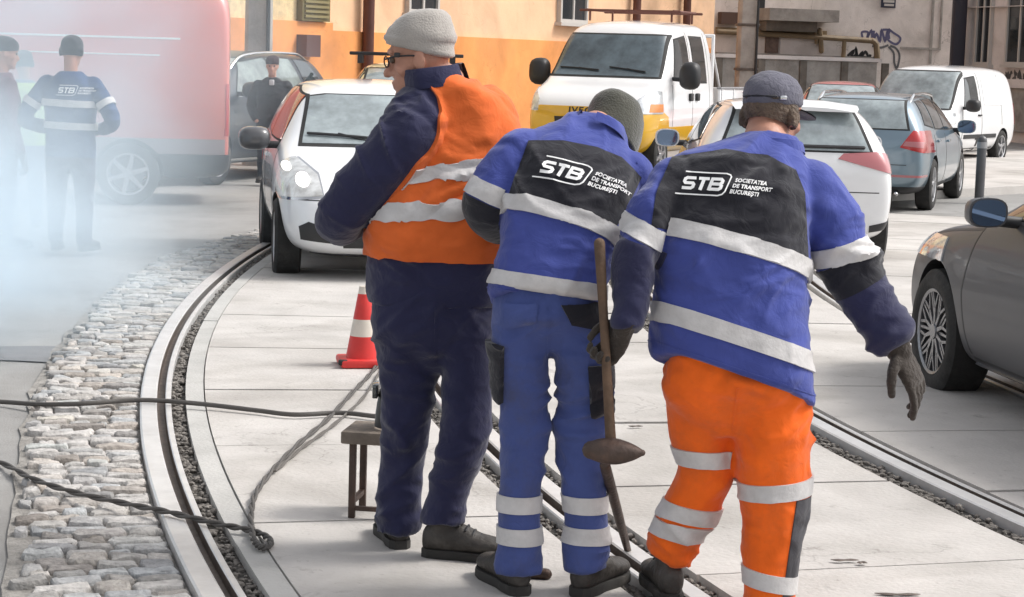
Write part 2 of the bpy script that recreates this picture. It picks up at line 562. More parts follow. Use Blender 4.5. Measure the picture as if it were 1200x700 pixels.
# cobblestone strip between asphalt and the curved rail
def cobble_left(s):
    p = at_s(s); y = p.y
    L = [gp(20, 760), gp(28, 690), gp(34, 600), (gp(40, 520)), gp(52, 455), gp(75, 410), gp(128, 345), gp(190, 305), gp(262, 283)]
    L = sorted(L, key=lambda q: q.y)
    if y <= L[0].y: x = L[0].x
    elif y >= L[-1].y: x = L[-1].x + (y - L[-1].y) * 0.2
    else:
        for a, b in zip(L, L[1:]):
            if a.y <= y <= b.y: x = a.x + (b.x - a.x) * (y - a.y) / (b.y - a.y); break
    return max(0.3, min(1.7, (p.x - x)))
bm = bmesh.new()
cl = bm.loops.layers.color.new('tone')
rnd = random.Random(11)
s = 6.3
while s < 23:
    dep = rnd.uniform(0.07, 0.105)
    wid = cobble_left(s + 6e-4)
    o = -0.075
    ragged = rnd.uniform(-0.09, 0.07)
    while o > -wid + ragged:
        ln = rnd.uniform(0.08, 0.20)
        left_ = o + wid - ragged * .5
        if left_ < .05: break
        ln = min(ln, left_)
        g = 0.007
        a, b, c0, c1 = o - g / 2, o - ln + g / 2, s + g / 2 + rnd.uniform(-.012, .012), s + dep - g / 2 + rnd.uniform(-.012, .012)
        hz = 0.030 + rnd.uniform(-0.008, 0.008)
        tone = rnd.choice((rnd.uniform(0.88, 1.1), rnd.uniform(0.72, 1.05)))
        tint = rnd.uniform(-0.03, 0.03)
        sk = rnd.uniform(-.018, .018)
        rings = []
        N = 12
        for ins, zz in ((0.0, 0.0), (0.0, hz * 0.6), (0.005, hz * 0.92), (0.016, hz)):
            ring = []
            for k in range(N):
                t = 2 * math.pi * k / N
                ca, sa = math.cos(t), math.sin(t)
                e = 0.36
                ux = math.copysign(abs(ca) ** e, ca); uy = math.copysign(abs(sa) ** e, sa)
                hx, hy = max(.02, (a - b) / 2 - ins), max(.015, (c1 - c0) / 2 - ins * 0.8)
                jj = 1 + 0.26 * noise.noise(Vector((s * 9 + ca * 2, o * 9 + sa * 2, 1.0)))
                pos = at_s((c0 + c1) / 2 + uy * hy * jj + ux * sk, (a + b) / 2 + ux * hx * jj,
                           max(0.004, zz + (0.012 * noise.noise(Vector((s * 30 + ux * 1.4, o * 30 + uy * 1.4, 3))) if zz > 0 else 0.004)))
                ring.append(pos)
            rings.append(ring)
        V = [[bm.verts.new(p) for p in r_] for r_ in rings]
        fs = []
        for i in range(3):
            for k in range(N):
                fs.append(bm.faces.new((V[i][k], V[i + 1][k], V[i + 1][(k + 1) % N], V[i][(k + 1) % N])))
        fs.append(bm.faces.new(V[3]))
        for f in fs:
            for lp in f.loops: lp[cl] = (tone * (1 + tint), tone, tone * (1 - tint), 1)
        o -= ln
    s += dep
bmesh.ops.recalc_face_normals(bm, faces=bm.faces[:])
m = mat('cobble_granite', (0.47, 0.45, 0.43), 0.85, var=0.28, vscale=22, bump=0.6, bscale=55, dirt=(0.2, 0.185, 0.17), dscale=14, damt=.55, spec=0.3)
N = m.node_tree.nodes; L = m.node_tree.links
at = N.new('ShaderNodeVertexColor'); at.layer_name = 'tone'
mu = N.new('ShaderNodeMix'); mu.data_type = 'RGBA'; mu.blend_type = 'MULTIPLY'; mu.inputs['Factor'].default_value = 1
b = N['Principled BSDF']; src = b.inputs['Base Color'].links[0].from_socket
L.new(src, mu.inputs['A']); L.new(at.outputs['Color'], mu.inputs['B']); L.new(mu.outputs['Result'], b.inputs['Base Color'])
tag(link('cobblestone_pavement', bm, m, angle=50), kind='structure')
# earth between the cobbles
M_DIRT = surf_mat('joint_dirt', (0.27, 0.255, 0.235), 0.3, 10, (0.07, 0.065, 0.06), 8, 0.7, 0.6, 60)
bm = bmesh.new(); prev = None
for i in range(90):
    s = 6.2 + 17 * i / 89
    row = [bm.verts.new(at_s(s, -0.07, 0.009)), bm.verts.new(at_s(s, -cobble_left(s) - 0.05 + 0.03 * noise.noise(Vector((s * 3, 0, 0))), 0.009))]
    if prev: bm.faces.new((prev[0], row[0], row[1], prev[1]))
    prev = row
bmesh.ops.recalc_face_normals(bm, faces=bm.faces[:])
tag(link('cobble_bed', bm, M_DIRT, smooth=False), kind='structure')

# pale traffic island with a kerb on the far right
isl = [gp(1045, 236), gp(1215, 226), gp(1260, 180), gp(1128, 187)]
bm = bmesh.new()
V0 = [bm.verts.new((p.x, p.y, 0.0)) for p in isl]; V1 = [bm.verts.new((p.x, p.y, 0.11)) for p in isl]
bm.faces.new(V1)
for k in range(4): bm.faces.new((V0[k], V0[(k + 1) % 4], V1[(k + 1) % 4], V1[k]))
bmesh.ops.recalc_face_normals(bm, faces=bm.faces[:])
tag(link('pavement', bm, M_CONC, smooth=False), kind='structure')

# dark asphalt seam and patches by the smoke
bm = bmesh.new()
def blob(c, rx, ry, z, n=22, seed=0):
    vs = []
    for k in range(n):
        a = 2 * math.pi * k / n
        f = 1 + 0.35 * noise.noise(Vector((math.cos(a) * 1.7, math.sin(a) * 1.7, seed)))
        vs.append(bm.verts.new((c.x + rx * f * math.cos(a), c.y + ry * f * math.sin(a), z)))
    bm.faces.new(vs)
blob(gp(60, 416), 0.75, 0.28, 0.0085, seed=3)
M_ASPH2 = surf_mat('fresh_asphalt', (0.19, 0.19, 0.195), 0.3, 3, (0.2, 0.2, 0.2), 6, 0.5, 0.4, 90)
tag(link('road_patch', bm, M_ASPH2, smooth=False), kind='structure')
# ------------------------------------------------------------------ houses at the back
def facade_frame(pa, Ya, pb, Yb):
    """wall line through two pictured points at chosen distances: origin, unit along, inward normal"""
    a = pt(pa, 80, Ya); b = pt(pb, 80, Yb)
    a.z = b.z = 0
    u = (b - a).normalized(); n = Vector((-u.y, u.x, 0))   # n away from the camera
    return a, b, u, n
def on_wall(x, y, a, u, n):
    d = ray(x, y); t = (a - CAM).dot(n) / d.dot(n)
    q = CAM + d * t
    return (q - a).dot(u), q.z

def wall_box(bm, a, u, n, u0, u1, z0, z1, d0, d1, mi=0):
    """box in wall coordinates; d = depth along n"""
    V = []
    for uu, zz, dd in ((u0, z0, d0), (u1, z0, d0), (u1, z1, d0), (u0, z1, d0), (u0, z0, d1), (u1, z0, d1), (u1, z1, d1), (u0, z1, d1)):
        p = a + u * uu + n * dd; V.append(bm.verts.new((p.x, p.y, zz)))
    for q in ((0, 1, 2, 3), (5, 4, 7, 6), (4, 0, 3, 7), (1, 5, 6, 2), (3, 2, 6, 7), (4, 5, 1, 0)):
        f = bm.faces.new([V[i] for i in q]); f.material_index = mi

M_ORL = mat('orange_plaster', (0.78, 0.33, 0.115), 0.9, var=0.12, vscale=1.5, dirt=(0.58, 0.28, 0.14), dscale=0.9, damt=0.4, bump=0.2, bscale=40, spec=0.2)
M_ORU = mat('peach_plaster', (0.80, 0.52, 0.33), 0.9, var=0.1, vscale=1.2, dirt=(0.64, 0.44, 0.32), dscale=0.7, damt=0.4, bump=0.2, bscale=40, spec=0.2)
M_YEL = mat('cream_stucco', (0.72, 0.56, 0.32), 0.9, var=0.25, vscale=4, dirt=(0.35, 0.26, 0.15), dscale=5, damt=0.6, bump=0.3, bscale=30, spec=0.2)
M_PIPE = mat('brown_pipe', (0.10, 0.035, 0.025), 0.5, var=0.2)
M_GREY = mat('grey_plaster', (0.74, 0.675, 0.635), 0.9, var=0.12, vscale=1.3, dirt=(0.50, 0.44, 0.40), dscale=0.6, damt=0.65, bump=0.2, bscale=30, spec=0.2)
M_GREY2 = mat('pale_plaster', (0.70, 0.65, 0.63), 0.9, var=0.1, vscale=1.3, dirt=(0.54, 0.49, 0.47), dscale=0.9, damt=0.5, bump=0.2, bscale=30, spec=0.2)
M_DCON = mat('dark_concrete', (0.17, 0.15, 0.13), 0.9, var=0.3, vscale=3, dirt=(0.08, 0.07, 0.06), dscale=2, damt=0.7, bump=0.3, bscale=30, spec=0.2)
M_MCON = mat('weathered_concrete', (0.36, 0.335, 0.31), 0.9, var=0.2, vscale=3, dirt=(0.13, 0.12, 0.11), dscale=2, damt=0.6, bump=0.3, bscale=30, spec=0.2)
M_WGLS = mat('window_glass', (0.03, 0.035, 0.04), 0.06, spec=0.7)
M_WFRM = mat('window_frame_paint', (0.5, 0.47, 0.44), 0.6)
M_DARK = mat('dark_paint', (0.02, 0.02, 0.022), 0.5)

for m_ in (M_ORL, M_ORU): weather(m_, .25, .35, .3)
for m_ in (M_GREY, M_GREY2): weather(m_, .35, .6, .45)
# ---- orange house
A, B, U, Nn = facade_frame(300, 33, 835, 50)
ob = empty('orange_house', A, 0, 'orange plastered house with a peach upper wall behind the parked cars', 'house')
def W(x, y): return on_wall(x, y, A, U, Nn)
u_l, u_r = -9.0, W(836, 50)[0]
zb = W(560, 44)[1]
us = W(383, 40)[0]
bm = bmesh.new(); wall_box(bm, A, U, Nn, u_l, u_r, 0, 9, 0.0, 8.0)
wlink('wall', bm, M_ORU, ob, smooth=False)
bm = bmesh.new(); wall_box(bm, A, U, Nn, us, u_r - .01, 0, zb, -0.05, 0.02)
wlink('plinth_band', bm, M_ORL, ob, smooth=False)
zc = W(330, 24)[1]
bm = bmesh.new(); wall_box(bm, A, U, Nn, u_l, us, 0, zc, -0.12, 0.02)
wlink('plinth_band', bm, M_ORL, ob, smooth=False)
bm = bmesh.new(); wall_box(bm, A, U, Nn, u_l, us - .02, zc, 9, -0.07, 0.02)
wlink('stucco_panel', bm, M_YEL, ob, smooth=False)
def window(root, x0, x1, y1, tall, a, u, n, w=None):
    u0, z0 = on_wall(x0, y1, a, u, n); u1 = on_wall(x1, y1, a, u, n)[0]
    bm = bmesh.new(); fw = 0.07
    wall_box(bm, a, u, n, u0, u0 + fw, z0, z0 + tall, -0.10, 0.03)
    wall_box(bm, a, u, n, u1 - fw, u1, z0, z0 + tall, -0.10, 0.03)
    wall_box(bm, a, u, n, u0 + fw, u1 - fw, z0, z0 + fw, -0.10, 0.03)
    wall_box(bm, a, u, n, u0 + fw, u1 - fw, z0 + tall - fw, z0 + tall, -0.10, 0.03)
    wall_box(bm, a, u, n, (u0 + u1) / 2 - .03, (u0 + u1) / 2 + .03, z0 + fw, z0 + tall - fw, -0.085, 0.02)
    wf = wlink('window', bm, M_WFRM, root, smooth=False)
    bm = bmesh.new(); wall_box(bm, a, u, n, u0 + fw * .9, u1 - fw * .9, z0 + fw * .9, z0 + tall - fw * .9, -0.05, 0.02)
    wlink('pane', bm, M_WGLS, wf, smooth=False)
    bm = bmesh.new(); wall_box(bm, a, u, n, u0 - .08, u1 + .08, z0 - 0.07, z0, -0.16, 0.02)
    wlink('sill', bm, M_WFRM, wf, smooth=False)
window(ob, 474, 510, 15, 1.6, A, U, Nn)
window(ob, 652, 684, 26, 1.8, A, U, Nn)
window(ob, 224, 254, 37, 1.6, A, U, Nn)
window(ob, 1000, 1010, 60, .1, A, U, Nn) if False else None
# brown downpipes
for x, r in ((422, .10), (737, .09), (796, .09)):
    u0 = W(x, 60)[0]; bm = bmesh.new()
    p = A + U * u0 - Nn * 0.16
    tube(bm, [Vector((p.x, p.y, 0.1)), Vector((p.x, p.y, 4)), Vector((p.x, p.y, 8.9))], r, 10, samples=1)
    for z in (1, 3.5, 6): box(bm, (p.x, p.y + .05, z), (r * 3, r * 3, .05))
    wlink('downpipe', bm, M_PIPE, ob)
# olive plaque and dark meter box (moved with the wall)
u0, z0 = W(343, 24); u1, z1 = W(376, 0)
bm = bmesh.new(); wall_box(bm, A, U, Nn, u0, u1, z0, z0 + (z1 - z0) * 1.5, -0.19, -0.05)
wlink('louvre_panel', bm, mat('olive_metal', (0.14, 0.11, 0.035), 0.5), ob, smooth=False)
bm = bmesh.new()
for k in range(6):
    zz = z0 + (z1 - z0) * (0.15 + 0.22 * k)
    wall_box(bm, A, U, Nn, u0 + .06, u1 - .06, zz, zz + .04, -0.215, -0.18)
wlink('louvre', bm, mat('olive_slat', (0.24, 0.2, 0.09), 0.5), ob, smooth=False)
u0, z0 = W(340, 66); u1, z1 = W(357, 41)
bm = bmesh.new(); wall_box(bm, A, U, Nn, u0, u1, z0, z1, -0.32, -0.10)
wlink('meter_box', bm, mat('meter_box_paint', (0.10, 0.045, 0.04), 0.5), ob, smooth=False)

# ---- utility poles
def pole(x, ybase_Y, r, label, m, extra=None):
    p = pt(x, 60, ybase_Y); t = empty('utility_pole', (p.x, p.y, 0), 0, label, 'pole', 'concrete utility poles')
    bm = bmesh.new()
    for z0, z1, s0, s1 in ((0, 9, 1.0, .75),):
        ring = lambda z, s: [Vector((p.x + s * r * c, p.y + s * r * d, z)) for c, d in ((1, .7), (.7, 1), (-.7, 1), (-1, .7), (-1, -.7), (-.7, -1), (.7, -1), (1, -.7))]
        loft(bm, [ring(z0, s0), ring(z1, s1)])
    wlink('shaft', bm, m, t, angle=20)
    bm = bmesh.new()
    tube(bm, [Vector((p.x + r * .8, p.y - r * 1.05, z)) for z in (0.2, 3, 8.5)], 0.03, 8, samples=1)
    wlink('conduit', bm, M_DARK, t)
    for z in (1.6, 2.6):
        bm = bmesh.new(); box(bm, (p.x, p.y, z), (r * 2.12, r * 2.12, .06), bevel=.01)
        wlink('strap', bm, M_RUST, t)
pole(303, 30.5, 0.20, 'grey concrete pole against the orange wall behind the dark parked car', M_MCON)
pole(875, 47.0, 0.24, 'grey concrete pole at the corner beside the dirty concrete balcony', M_MCON)

# ---- grey house with balcony slab, graffiti, pipes
A2, B2, U2, N2 = facade_frame(836, 54, 1128, 56)
gb = empty('grey_house', A2, 0, 'dirty grey plastered house with graffiti and a dark balcony slab', 'house')
def W2(x, y): return on_wall(x, y, A2, U2, N2)
uR = W2(1129, 40)[0]
bm = bmesh.new(); wall_box(bm, A2, U2, N2, -0.6, uR, 0, 10, 0, 9)
wlink('wall', bm, M_GREY, gb, smooth=False)
def slab(name, x0, y0, x1, y1, d0, d1, m, root=None, a=None, u=None, n=None):
    a = a or A2; u = u or U2; n = n or N2
    u0, z0 = on_wall(x0, y0, a, u, n); u1, z1 = on_wall(x1, y1, a, u, n)
    bm = bmesh.new(); wall_box(bm, a, u, n, u0, u1, min(z0, z1), max(z0, z1), d0, d1)
    return wlink(name, bm, m, root or gb, smooth=False)
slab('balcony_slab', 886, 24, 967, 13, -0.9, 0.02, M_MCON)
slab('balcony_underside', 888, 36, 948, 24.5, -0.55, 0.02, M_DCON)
slab('dark_recess', 841, 28, 864, 15, -0.25, 0.02, mat('brown_recess', (0.10, 0.06, 0.045), 0.8))
slab('opening', 886, 14, 897, -20, -0.03, 0.02, M_DARK)
slab('wall_band', 838, 40, 967, 36.5, -0.12, 0.02, mat('ochre_band', (0.26, 0.19, 0.11), 0.8, var=.2))
slab('plinth_band', 838, 75, 1020, 67, -0.16, 0.02, M_MCON)
slab('hatch', 896, 62, 912, 43, -0.06, 0.02, mat('brown_hatch', (0.16, 0.11, 0.09), 0.7, var=.4, vscale=8))
slab('wall_panel', 913, 66, 985, 47, -0.035, 0.02, M_GREY2)
slab('wall_crack', 1091, 75, 1092.2, 0, -0.02, 0.02, M_MCON)
slab('wall_crack', 1102, 57, 1103, 0, -0.02, 0.02, M_MCON)
slab('wall_crack', 1055, 57.5, 1102, 56.5, -0.03, 0.02, M_MCON)
# gas pipe along the wall
def wp(x, y, d=-0.2):
    u0, z0 = W2(x, y); p = A2 + U2 * u0 + N2 * d; return Vector((p.x, p.y, z0))
bm = bmesh.new()
tube(bm, [wp(838, 37), wp(930, 42), wp(1018, 48)], .075, 8, samples=2)
tube(bm, [wp(1018, 48), wp(1023, 52), wp(1024, 70)], .085, 8, samples=2)
tube(bm, [wp(986, 46), wp(985, 60), wp(984, 73)], .06, 8, samples=2)
tube(bm, [wp(957, 36), wp(958, 48), wp(959, 60)], .07, 8, samples=2)
tube(bm, [wp(952, 36), wp(953, 46), wp(953, 50)], .05, 8, samples=2)
wlink('gas_pipe', bm, mat('ochre_pipe', (0.20, 0.145, 0.085), 0.6, var=.2, vscale=4), gb)
# graffiti painted on the wall
def stroke(bm, pix, wd, d):
    P = [W2(*q) for q in pix]
    P = catmull([(a_, b_) for a_, b_ in P], 5)
    t = bmesh.new(); ribbon(t, P, wd)
    mp = {}
    for v in t.verts:
        p = A2 + U2 * v.co.x + N2 * d; mp[v] = bm.verts.new((p.x, p.y, v.co.y))
    for f in t.faces: bm.faces.new([mp[v] for v in f.verts])
    t.free()
bm = bmesh.new()
stroke(bm, [(1011, 45), (1010, 38), (1017, 38), (1016, 45), (1021, 36), (1022, 47)], .06, -0.006)
stroke(bm, [(1024, 36), (1023, 48), (1027, 40), (1031, 48), (1033, 36), (1037, 48), (1040, 37), (1042, 46)], .07, -0.007)
stroke(bm, [(1034, 35), (1042, 36), (1040, 46), (1050, 52), (1055, 45), (1046, 38), (1041, 34)], .06, -0.008)
wlink('graffiti', bm, mat('violet_spray', (0.11, 0.105, 0.19), 0.8), gb, smooth=False)
bm = bmesh.new()
stroke(bm, [(1041, 55), (1047, 62), (1048, 74), (1051, 80), (1054, 66), (1050, 57), (1043, 54)], .06, -0.006)
stroke(bm, [(1022, 54), (1032, 56), (1041, 53)], .06, -0.0065)
stroke(bm, [(1029, 58), (1027, 64), (1024, 70)], .10, -0.007)
wlink('graffiti', bm, mat('grey_spray', (0.12, 0.12, 0.125), 0.8), gb, smooth=False)
bm = bmesh.new()
stroke(bm, [(993, 66), (1000, 60), (997, 68), (1003, 64), (1003, 57), (1005, 67), (1010, 62), (1008, 69), (1014, 61), (1018, 68), (1020, 64)], .075, -0.009)
stroke(bm, [(995, 68), (1003, 69), (1012, 67), (1019, 69)], .06, -0.010)
wlink('graffiti', bm, M_DARK, gb, smooth=False)
# street plaque: dark plate with illegible pale lines
ps = tag(slab('street_plaque', 1032, 9, 1050, -14, -0.03, -0.005, mat('plaque_blue', (0.03, 0.035, 0.06), 0.4)))
slab('lettering', 1035.5, 7.2, 1047, 5.0, -0.036, -0.031, M_WFRM, ps)
slab('lettering', 1034.5, 3.0, 1047.5, 0.5, -0.036, -0.031, M_WFRM, ps)
# ---- pale house to its right
A3, B3, U3, N3 = facade_frame(1129, 53, 1205, 50)
pb = empty('pale_house', A3, 0, 'pale plastered house with tall narrow windows behind the white van', 'house')
def W3(x, y): return on_wall(x, y, A3, U3, N3)
bm = bmesh.new(); wall_box(bm, A3, U3, N3, W3(1130, 40)[0], W3(1330, 40)[0], 0, 10, 0, 9)
wlink('wall', bm, M_GREY2, pb, smooth=False)
def slab3(name, x0, y0, x1, y1, d0, d1, m): return slab(name, x0, y0, x1, y1, d0, d1, m, pb, A3, U3, N3)
slab3('cornice', 1128, 9, 1330, 4, -0.14, 0.02, M_GREY2)
slab3('plinth_band', 1140, 150, 1330, 101, -0.12, 0.02, M_MCON)
slab3('plinth_cap', 1140, 101, 1330, 98, -0.2, 0.02, M_GREY2)
for x0, x1 in ((1144, 1162), (1180, 1212), (1232, 1262)):
    window(pb, x0, x1, 76, 2.0, A3, U3, N3)
bm = bmesh.new()
p0 = pt(1122, 60, 52.6)
box(bm, (p0.x, p0.y, 5), (.34, .3, 10), bevel=.04)
for z in (1.5, 4, 7): box(bm, (p0.x, p0.y, z), (.42, .36, .08), bevel=.02)
wlink('downpipe', bm, mat('black_pipe', (0.028, 0.026, 0.04), 0.5), pb)
# scribbles on the plinth of the pale house
bm = bmesh.new()
rnd = random.Random(5)
for k in range(9):
    x = 1178 + k * 3.2
    P = [W3(x + rnd.uniform(-2, 2), 84 + rnd.uniform(0, 12)) for _ in range(5)]
    t = bmesh.new(); ribbon(t, catmull(P, 4), .08)
    mp = {}
    for v in t.verts:
        p = A3 + U3 * v.co.x + N3 * (-0.005 - k * .0006); mp[v] = bm.verts.new((p.x, p.y, v.co.y))
    for f in t.faces: bm.faces.new([mp[v] for v in f.verts])
    t.free()
wlink('graffiti', bm, mat('grey_spray', (0.12, 0.12, 0.125), 0.8), pb, smooth=False)

# ---- low concrete wall in front of the grey house
lw = empty('low_wall', pt(925, 80, 49), 0, 'low weathered concrete wall below the balcony behind the red car', 'wall')
a4 = pt(892, 80, 49); b4 = pt(962, 80, 49.5); a4.z = b4.z = 0
u4 = (b4 - a4).normalized(); n4 = Vector((-u4.y, u4.x, 0)); L4 = (b4 - a4).length
z4 = on_wall(925, 70, a4, u4, n4)[1]
bm = bmesh.new(); wall_box(bm, a4, u4, n4, -1.6, L4 + 1.5, 0, z4, 0, .25)
wlink('wall', bm, M_MCON, lw, smooth=False)
bm = bmesh.new(); wall_box(bm, a4, u4, n4, -1.7, L4 + 1.6, z4 + .002, z4 + .09, -.06, .31)
wlink('coping', bm, M_GREY2, lw, smooth=False)
bm = bmesh.new()
for k in range(5): wall_box(bm, a4, u4, n4, -1.2 + k * 1.1, -1.02 + k * 1.1, 0, z4 - .02, -.05, .02)
wlink('pilaster', bm, M_DCON, lw, smooth=False)

# ---- steel bollard on the island
p = gp(1147, 239)
bo = empty('bollard', p, 0, 'grey steel bollard beside the blue grey estate car', 'bollard')
bm = bmesh.new(); tube(bm, [p, p + Vector((0, 0, .42)), p + Vector((0, 0, .82))], .062, 14, samples=1)
wlink('post', bm, mat('bollard_paint', (0.10, 0.10, 0.105), 0.45, 0.3, var=.2), bo)
bm = bmesh.new(); tube(bm, [p + Vector((0, 0, .72)), p + Vector((0, 0, .80))], .068, 14, round_caps=False, samples=1)
wlink('collar', bm, mat('bollard_ring', (0.35, 0.35, 0.36), 0.4, 0.5), bo)
bm = bmesh.new(); tube(bm, [p + Vector((0, 0, .0)), p + Vector((0, 0, .03))], .10, 14, round_caps=False, samples=1)
wlink('base', bm, mat('bollard_paint', (0.10, 0.10, 0.105), 0.45, 0.3, var=.2), bo)
# ------------------------------------------------------------------ vehicles
M_GLASS = mat('car_glass', (0.022, 0.028, 0.03), 0.03, spec=0.9, ior=1.65)
M_GLASSL = mat('painted_sky_glass', (0.26, 0.30, 0.31), 0.05, spec=0.9, ior=1.6, var=.35, vscale=5)  # pale cloudy sky reflection painted into the glass colour
M_RUBBER = mat('rubber', (0.018, 0.018, 0.018), 0.75, var=.3, vscale=9)
M_TYRE = mat('tyre', (0.022, 0.021, 0.020), 0.85, bump=.2, bscale=60, var=.4, vscale=6, dirt=(0.09, 0.085, 0.08), dscale=4, damt=.5)
M_RIM = mat('alloy', (0.52, 0.52, 0.53), 0.3, 0.8)
M_TRIM = mat('black_trim', (0.022, 0.022, 0.024), 0.5)
M_CHROME = mat('chrome', (0.7, 0.7, 0.7), 0.12, 1.0)
M_RED = mat('red_lens', (0.42, 0.012, 0.012), 0.1, coat=1, spec=0.6)
M_REDP = mat('pale_red_lens', (0.42, 0.13, 0.14), 0.12, coat=1)
M_LAMP = mat('clear_lens', (0.62, 0.64, 0.66), 0.12, 0.35, coat=1, var=.3, vscale=14)
M_AMBER = mat('amber_lens', (0.7, 0.22, 0.02), 0.15, coat=1)
M_PLATE = mat('plate_white', (0.75, 0.75, 0.72), 0.4)
M_EU = mat('plate_blue', (0.02, 0.06, 0.42), 0.4)
def paint(name, col, metal=0.0, rough=0.32, dirt=True):
    return mat(name, col, rough, metal, coat=1.0, var=.03, vscale=2, dirt=tuple(c * .55 + .05 for c in col), dscale=1.4, damt=.22 if dirt else 0)

# stations: (y/L, sill z/H, shoulder z/H, top z/H, half width, roof half width)
ST = dict(
hatch=[(0, .20, .36, .40, .66, .44), (.025, .15, .43, .465, .82, .60), (.08, .13, .50, .535, .93, .72), (.18, .13, .575, .605, .985, .78),
       (.265, .13, .615, .645, 1, .80), (.335, .13, .635, .775, 1, .755), (.435, .13, .645, .955, 1, .69), (.54, .13, .65, .995, 1, .685),
       (.70, .13, .66, 1.0, 1, .685), (.84, .13, .67, .985, .985, .675), (.915, .14, .675, .955, .97, .665), (.955, .15, .67, .86, .955, .69),
       (.985, .17, .645, .70, .93, .74), (1.0, .22, .56, .60, .86, .68)],
estate=[(0, .22, .36, .40, .70, .46), (.022, .16, .43, .465, .84, .62), (.07, .13, .51, .54, .94, .74), (.16, .13, .575, .605, .985, .78),
        (.25, .13, .615, .645, 1, .80), (.32, .13, .635, .775, 1, .755), (.41, .13, .645, .95, 1, .70), (.52, .13, .65, .995, 1, .70),
        (.70, .13, .66, 1.0, 1, .70), (.86, .13, .67, .985, .985, .69), (.925, .14, .675, .95, .97, .68), (.96, .15, .67, .84, .955, .70),
        (.985, .17, .645, .69, .935, .76), (1.0, .22, .55, .585, .87, .70)],
sedan=[(0, .22, .38, .42, .66, .44), (.02, .16, .46, .50, .82, .62), (.07, .13, .54, .575, .93, .74), (.16, .12, .60, .635, .985, .80),
       (.27, .12, .635, .67, 1, .80), (.34, .12, .655, .80, 1, .74), (.43, .12, .665, .96, 1, .64), (.53, .12, .67, 1.0, 1, .63),
       (.66, .12, .68, .985, 1, .62), (.76, .12, .69, .89, .99, .62), (.84, .12, .69, .75, .97, .68), (.92, .13, .68, .715, .95, .72),
       (.98, .16, .64, .68, .92, .70), (1.0, .24, .55, .58, .84, .64)],
van=[(0, .18, .34, .37, .72, .50), (.02, .13, .40, .43, .86, .66), (.07, .11, .46, .49, .95, .76), (.15, .11, .51, .545, .99, .82),
     (.20, .11, .53, .60, 1, .83), (.27, .11, .545, .80, 1, .82), (.34, .11, .55, .955, 1, .80), (.42, .11, .55, .99, 1, .80),
     (.60, .11, .55, 1.0, 1, .80), (.80, .11, .55, 1.0, 1, .80), (.93, .11, .55, .985, 1, .79), (.975, .12, .55, .965, .985, .78),
     (.995, .14, .55, .90, .96, .78), (1.0, .18, .55, .80, .92, .76)],
cab=[(0, .20, .37, .40, .74, .56), (.02, .15, .44, .47, .88, .70), (.07, .13, .50, .525, .96, .82), (.16, .13, .545, .575, .99, .86),
     (.245, .13, .57, .61, 1, .87), (.33, .13, .58, .78, 1, .86), (.42, .13, .585, .955, 1, .83), (.52, .13, .59, .99, 1, .83),
     (.80, .13, .59, 1.0, 1, .83), (.955, .13, .59, 1.0, 1, .83), (.985, .14, .59, .99, .99, .82), (1.0, .16, .58, .95, .97, .79)],
)

def car_shell(kind, L, Wd, H, sub=3, zlift=0.0, st=None):
    bm = bmesh.new(); rings = []
    for (y, zb, zs, zt, w, wt) in (st or ST[kind]):
        hw = Wd / 2 * w; rt = Wd / 2 * wt; Y = (y - .5) * L
        zb, zs, zt = zb * H, zs * H, zt * H
        half = [(0, zb), (hw * .80, zb), (hw * .965, zb + .10 * H * .8), (hw, zb + (zs - zb) * .55), (hw * .97, zs),
                (rt + (hw * .97 - rt) * .10, zs + (zt - zs) * .84), (rt * .80, zt - (zt - zs) * .04 - .004), (0, zt)]
        pts = half + [(-x, z) for x, z in half[-2:0:-1]]
        rings.append([Vector((x, Y, z)) for x, z in pts])
    loft(bm, rings)
    cr = bm.edges.layers.float.new('crease_edge')
    n = len(rings[0])
    for e in bm.edges:
        a, b = e.verts
        # shoulder and roof rail lines are firmer
    bmesh.ops.recalc_face_normals(bm, faces=bm.faces[:])
    me = bpy.data.meshes.new('tmp'); bm.to_mesh(me); bm.free()
    o = bpy.data.objects.new('tmp', me); COL.objects.link(o)
    md = o.modifiers.new('s', 'SUBSURF'); md.levels = sub; md.render_levels = sub
    dg = bpy.context.evaluated_depsgraph_get(); ev = o.evaluated_get(dg)
    nb = bmesh.new(); nb.from_mesh(ev.to_mesh()); ev.to_mesh_clear()
    bpy.data.objects.remove(o); bpy.data.meshes.remove(me)
    nb.normal_update()
    return nb

def cut_arches(bm, wheels, rad, Wd):
    """round wheel openings cut through the sides; the inside of each is dark"""
    me = bpy.data.meshes.new('tmp'); bm.to_mesh(me)
    o = bpy.data.objects.new('tmp', me); COL.objects.link(o)
    cb = bmesh.new()
    for (y, z) in wheels:
        for sx in (-1, 1):
            r = bmesh.ops.create_cone(cb, cap_ends=True, segments=40, radius1=rad, radius2=rad, depth=.62)
            for v in r['verts']:
                c = v.co; v.co = Vector((c.z + sx * Wd / 2, c.x + y, c.y + z))
    cm = bpy.data.meshes.new('tmp2'); cb.to_mesh(cm); cb.free()
    co = bpy.data.objects.new('tmp2', cm); COL.objects.link(co)
    md = o.modifiers.new('b', 'BOOLEAN'); md.operation = 'DIFFERENCE'; md.object = co; md.solver = 'EXACT'
    dg = bpy.context.evaluated_depsgraph_get(); ev = o.evaluated_get(dg)
    nb = bmesh.new(); nb.from_mesh(ev.to_mesh()); ev.to_mesh_clear()
    for q in (o, co): bpy.data.objects.remove(q)
    nb.normal_update()
    for f in nb.faces:
        c = f.calc_center_median()
        f.material_index = 0
        for (y, z) in wheels:
            d = math.hypot(c.y - y, c.z - z)
            if d < rad + .004 and (abs(f.normal.x) < .35 and d > rad * .9 or abs(c.x) < Wd / 2 * .78): f.material_index = 1
    return nb

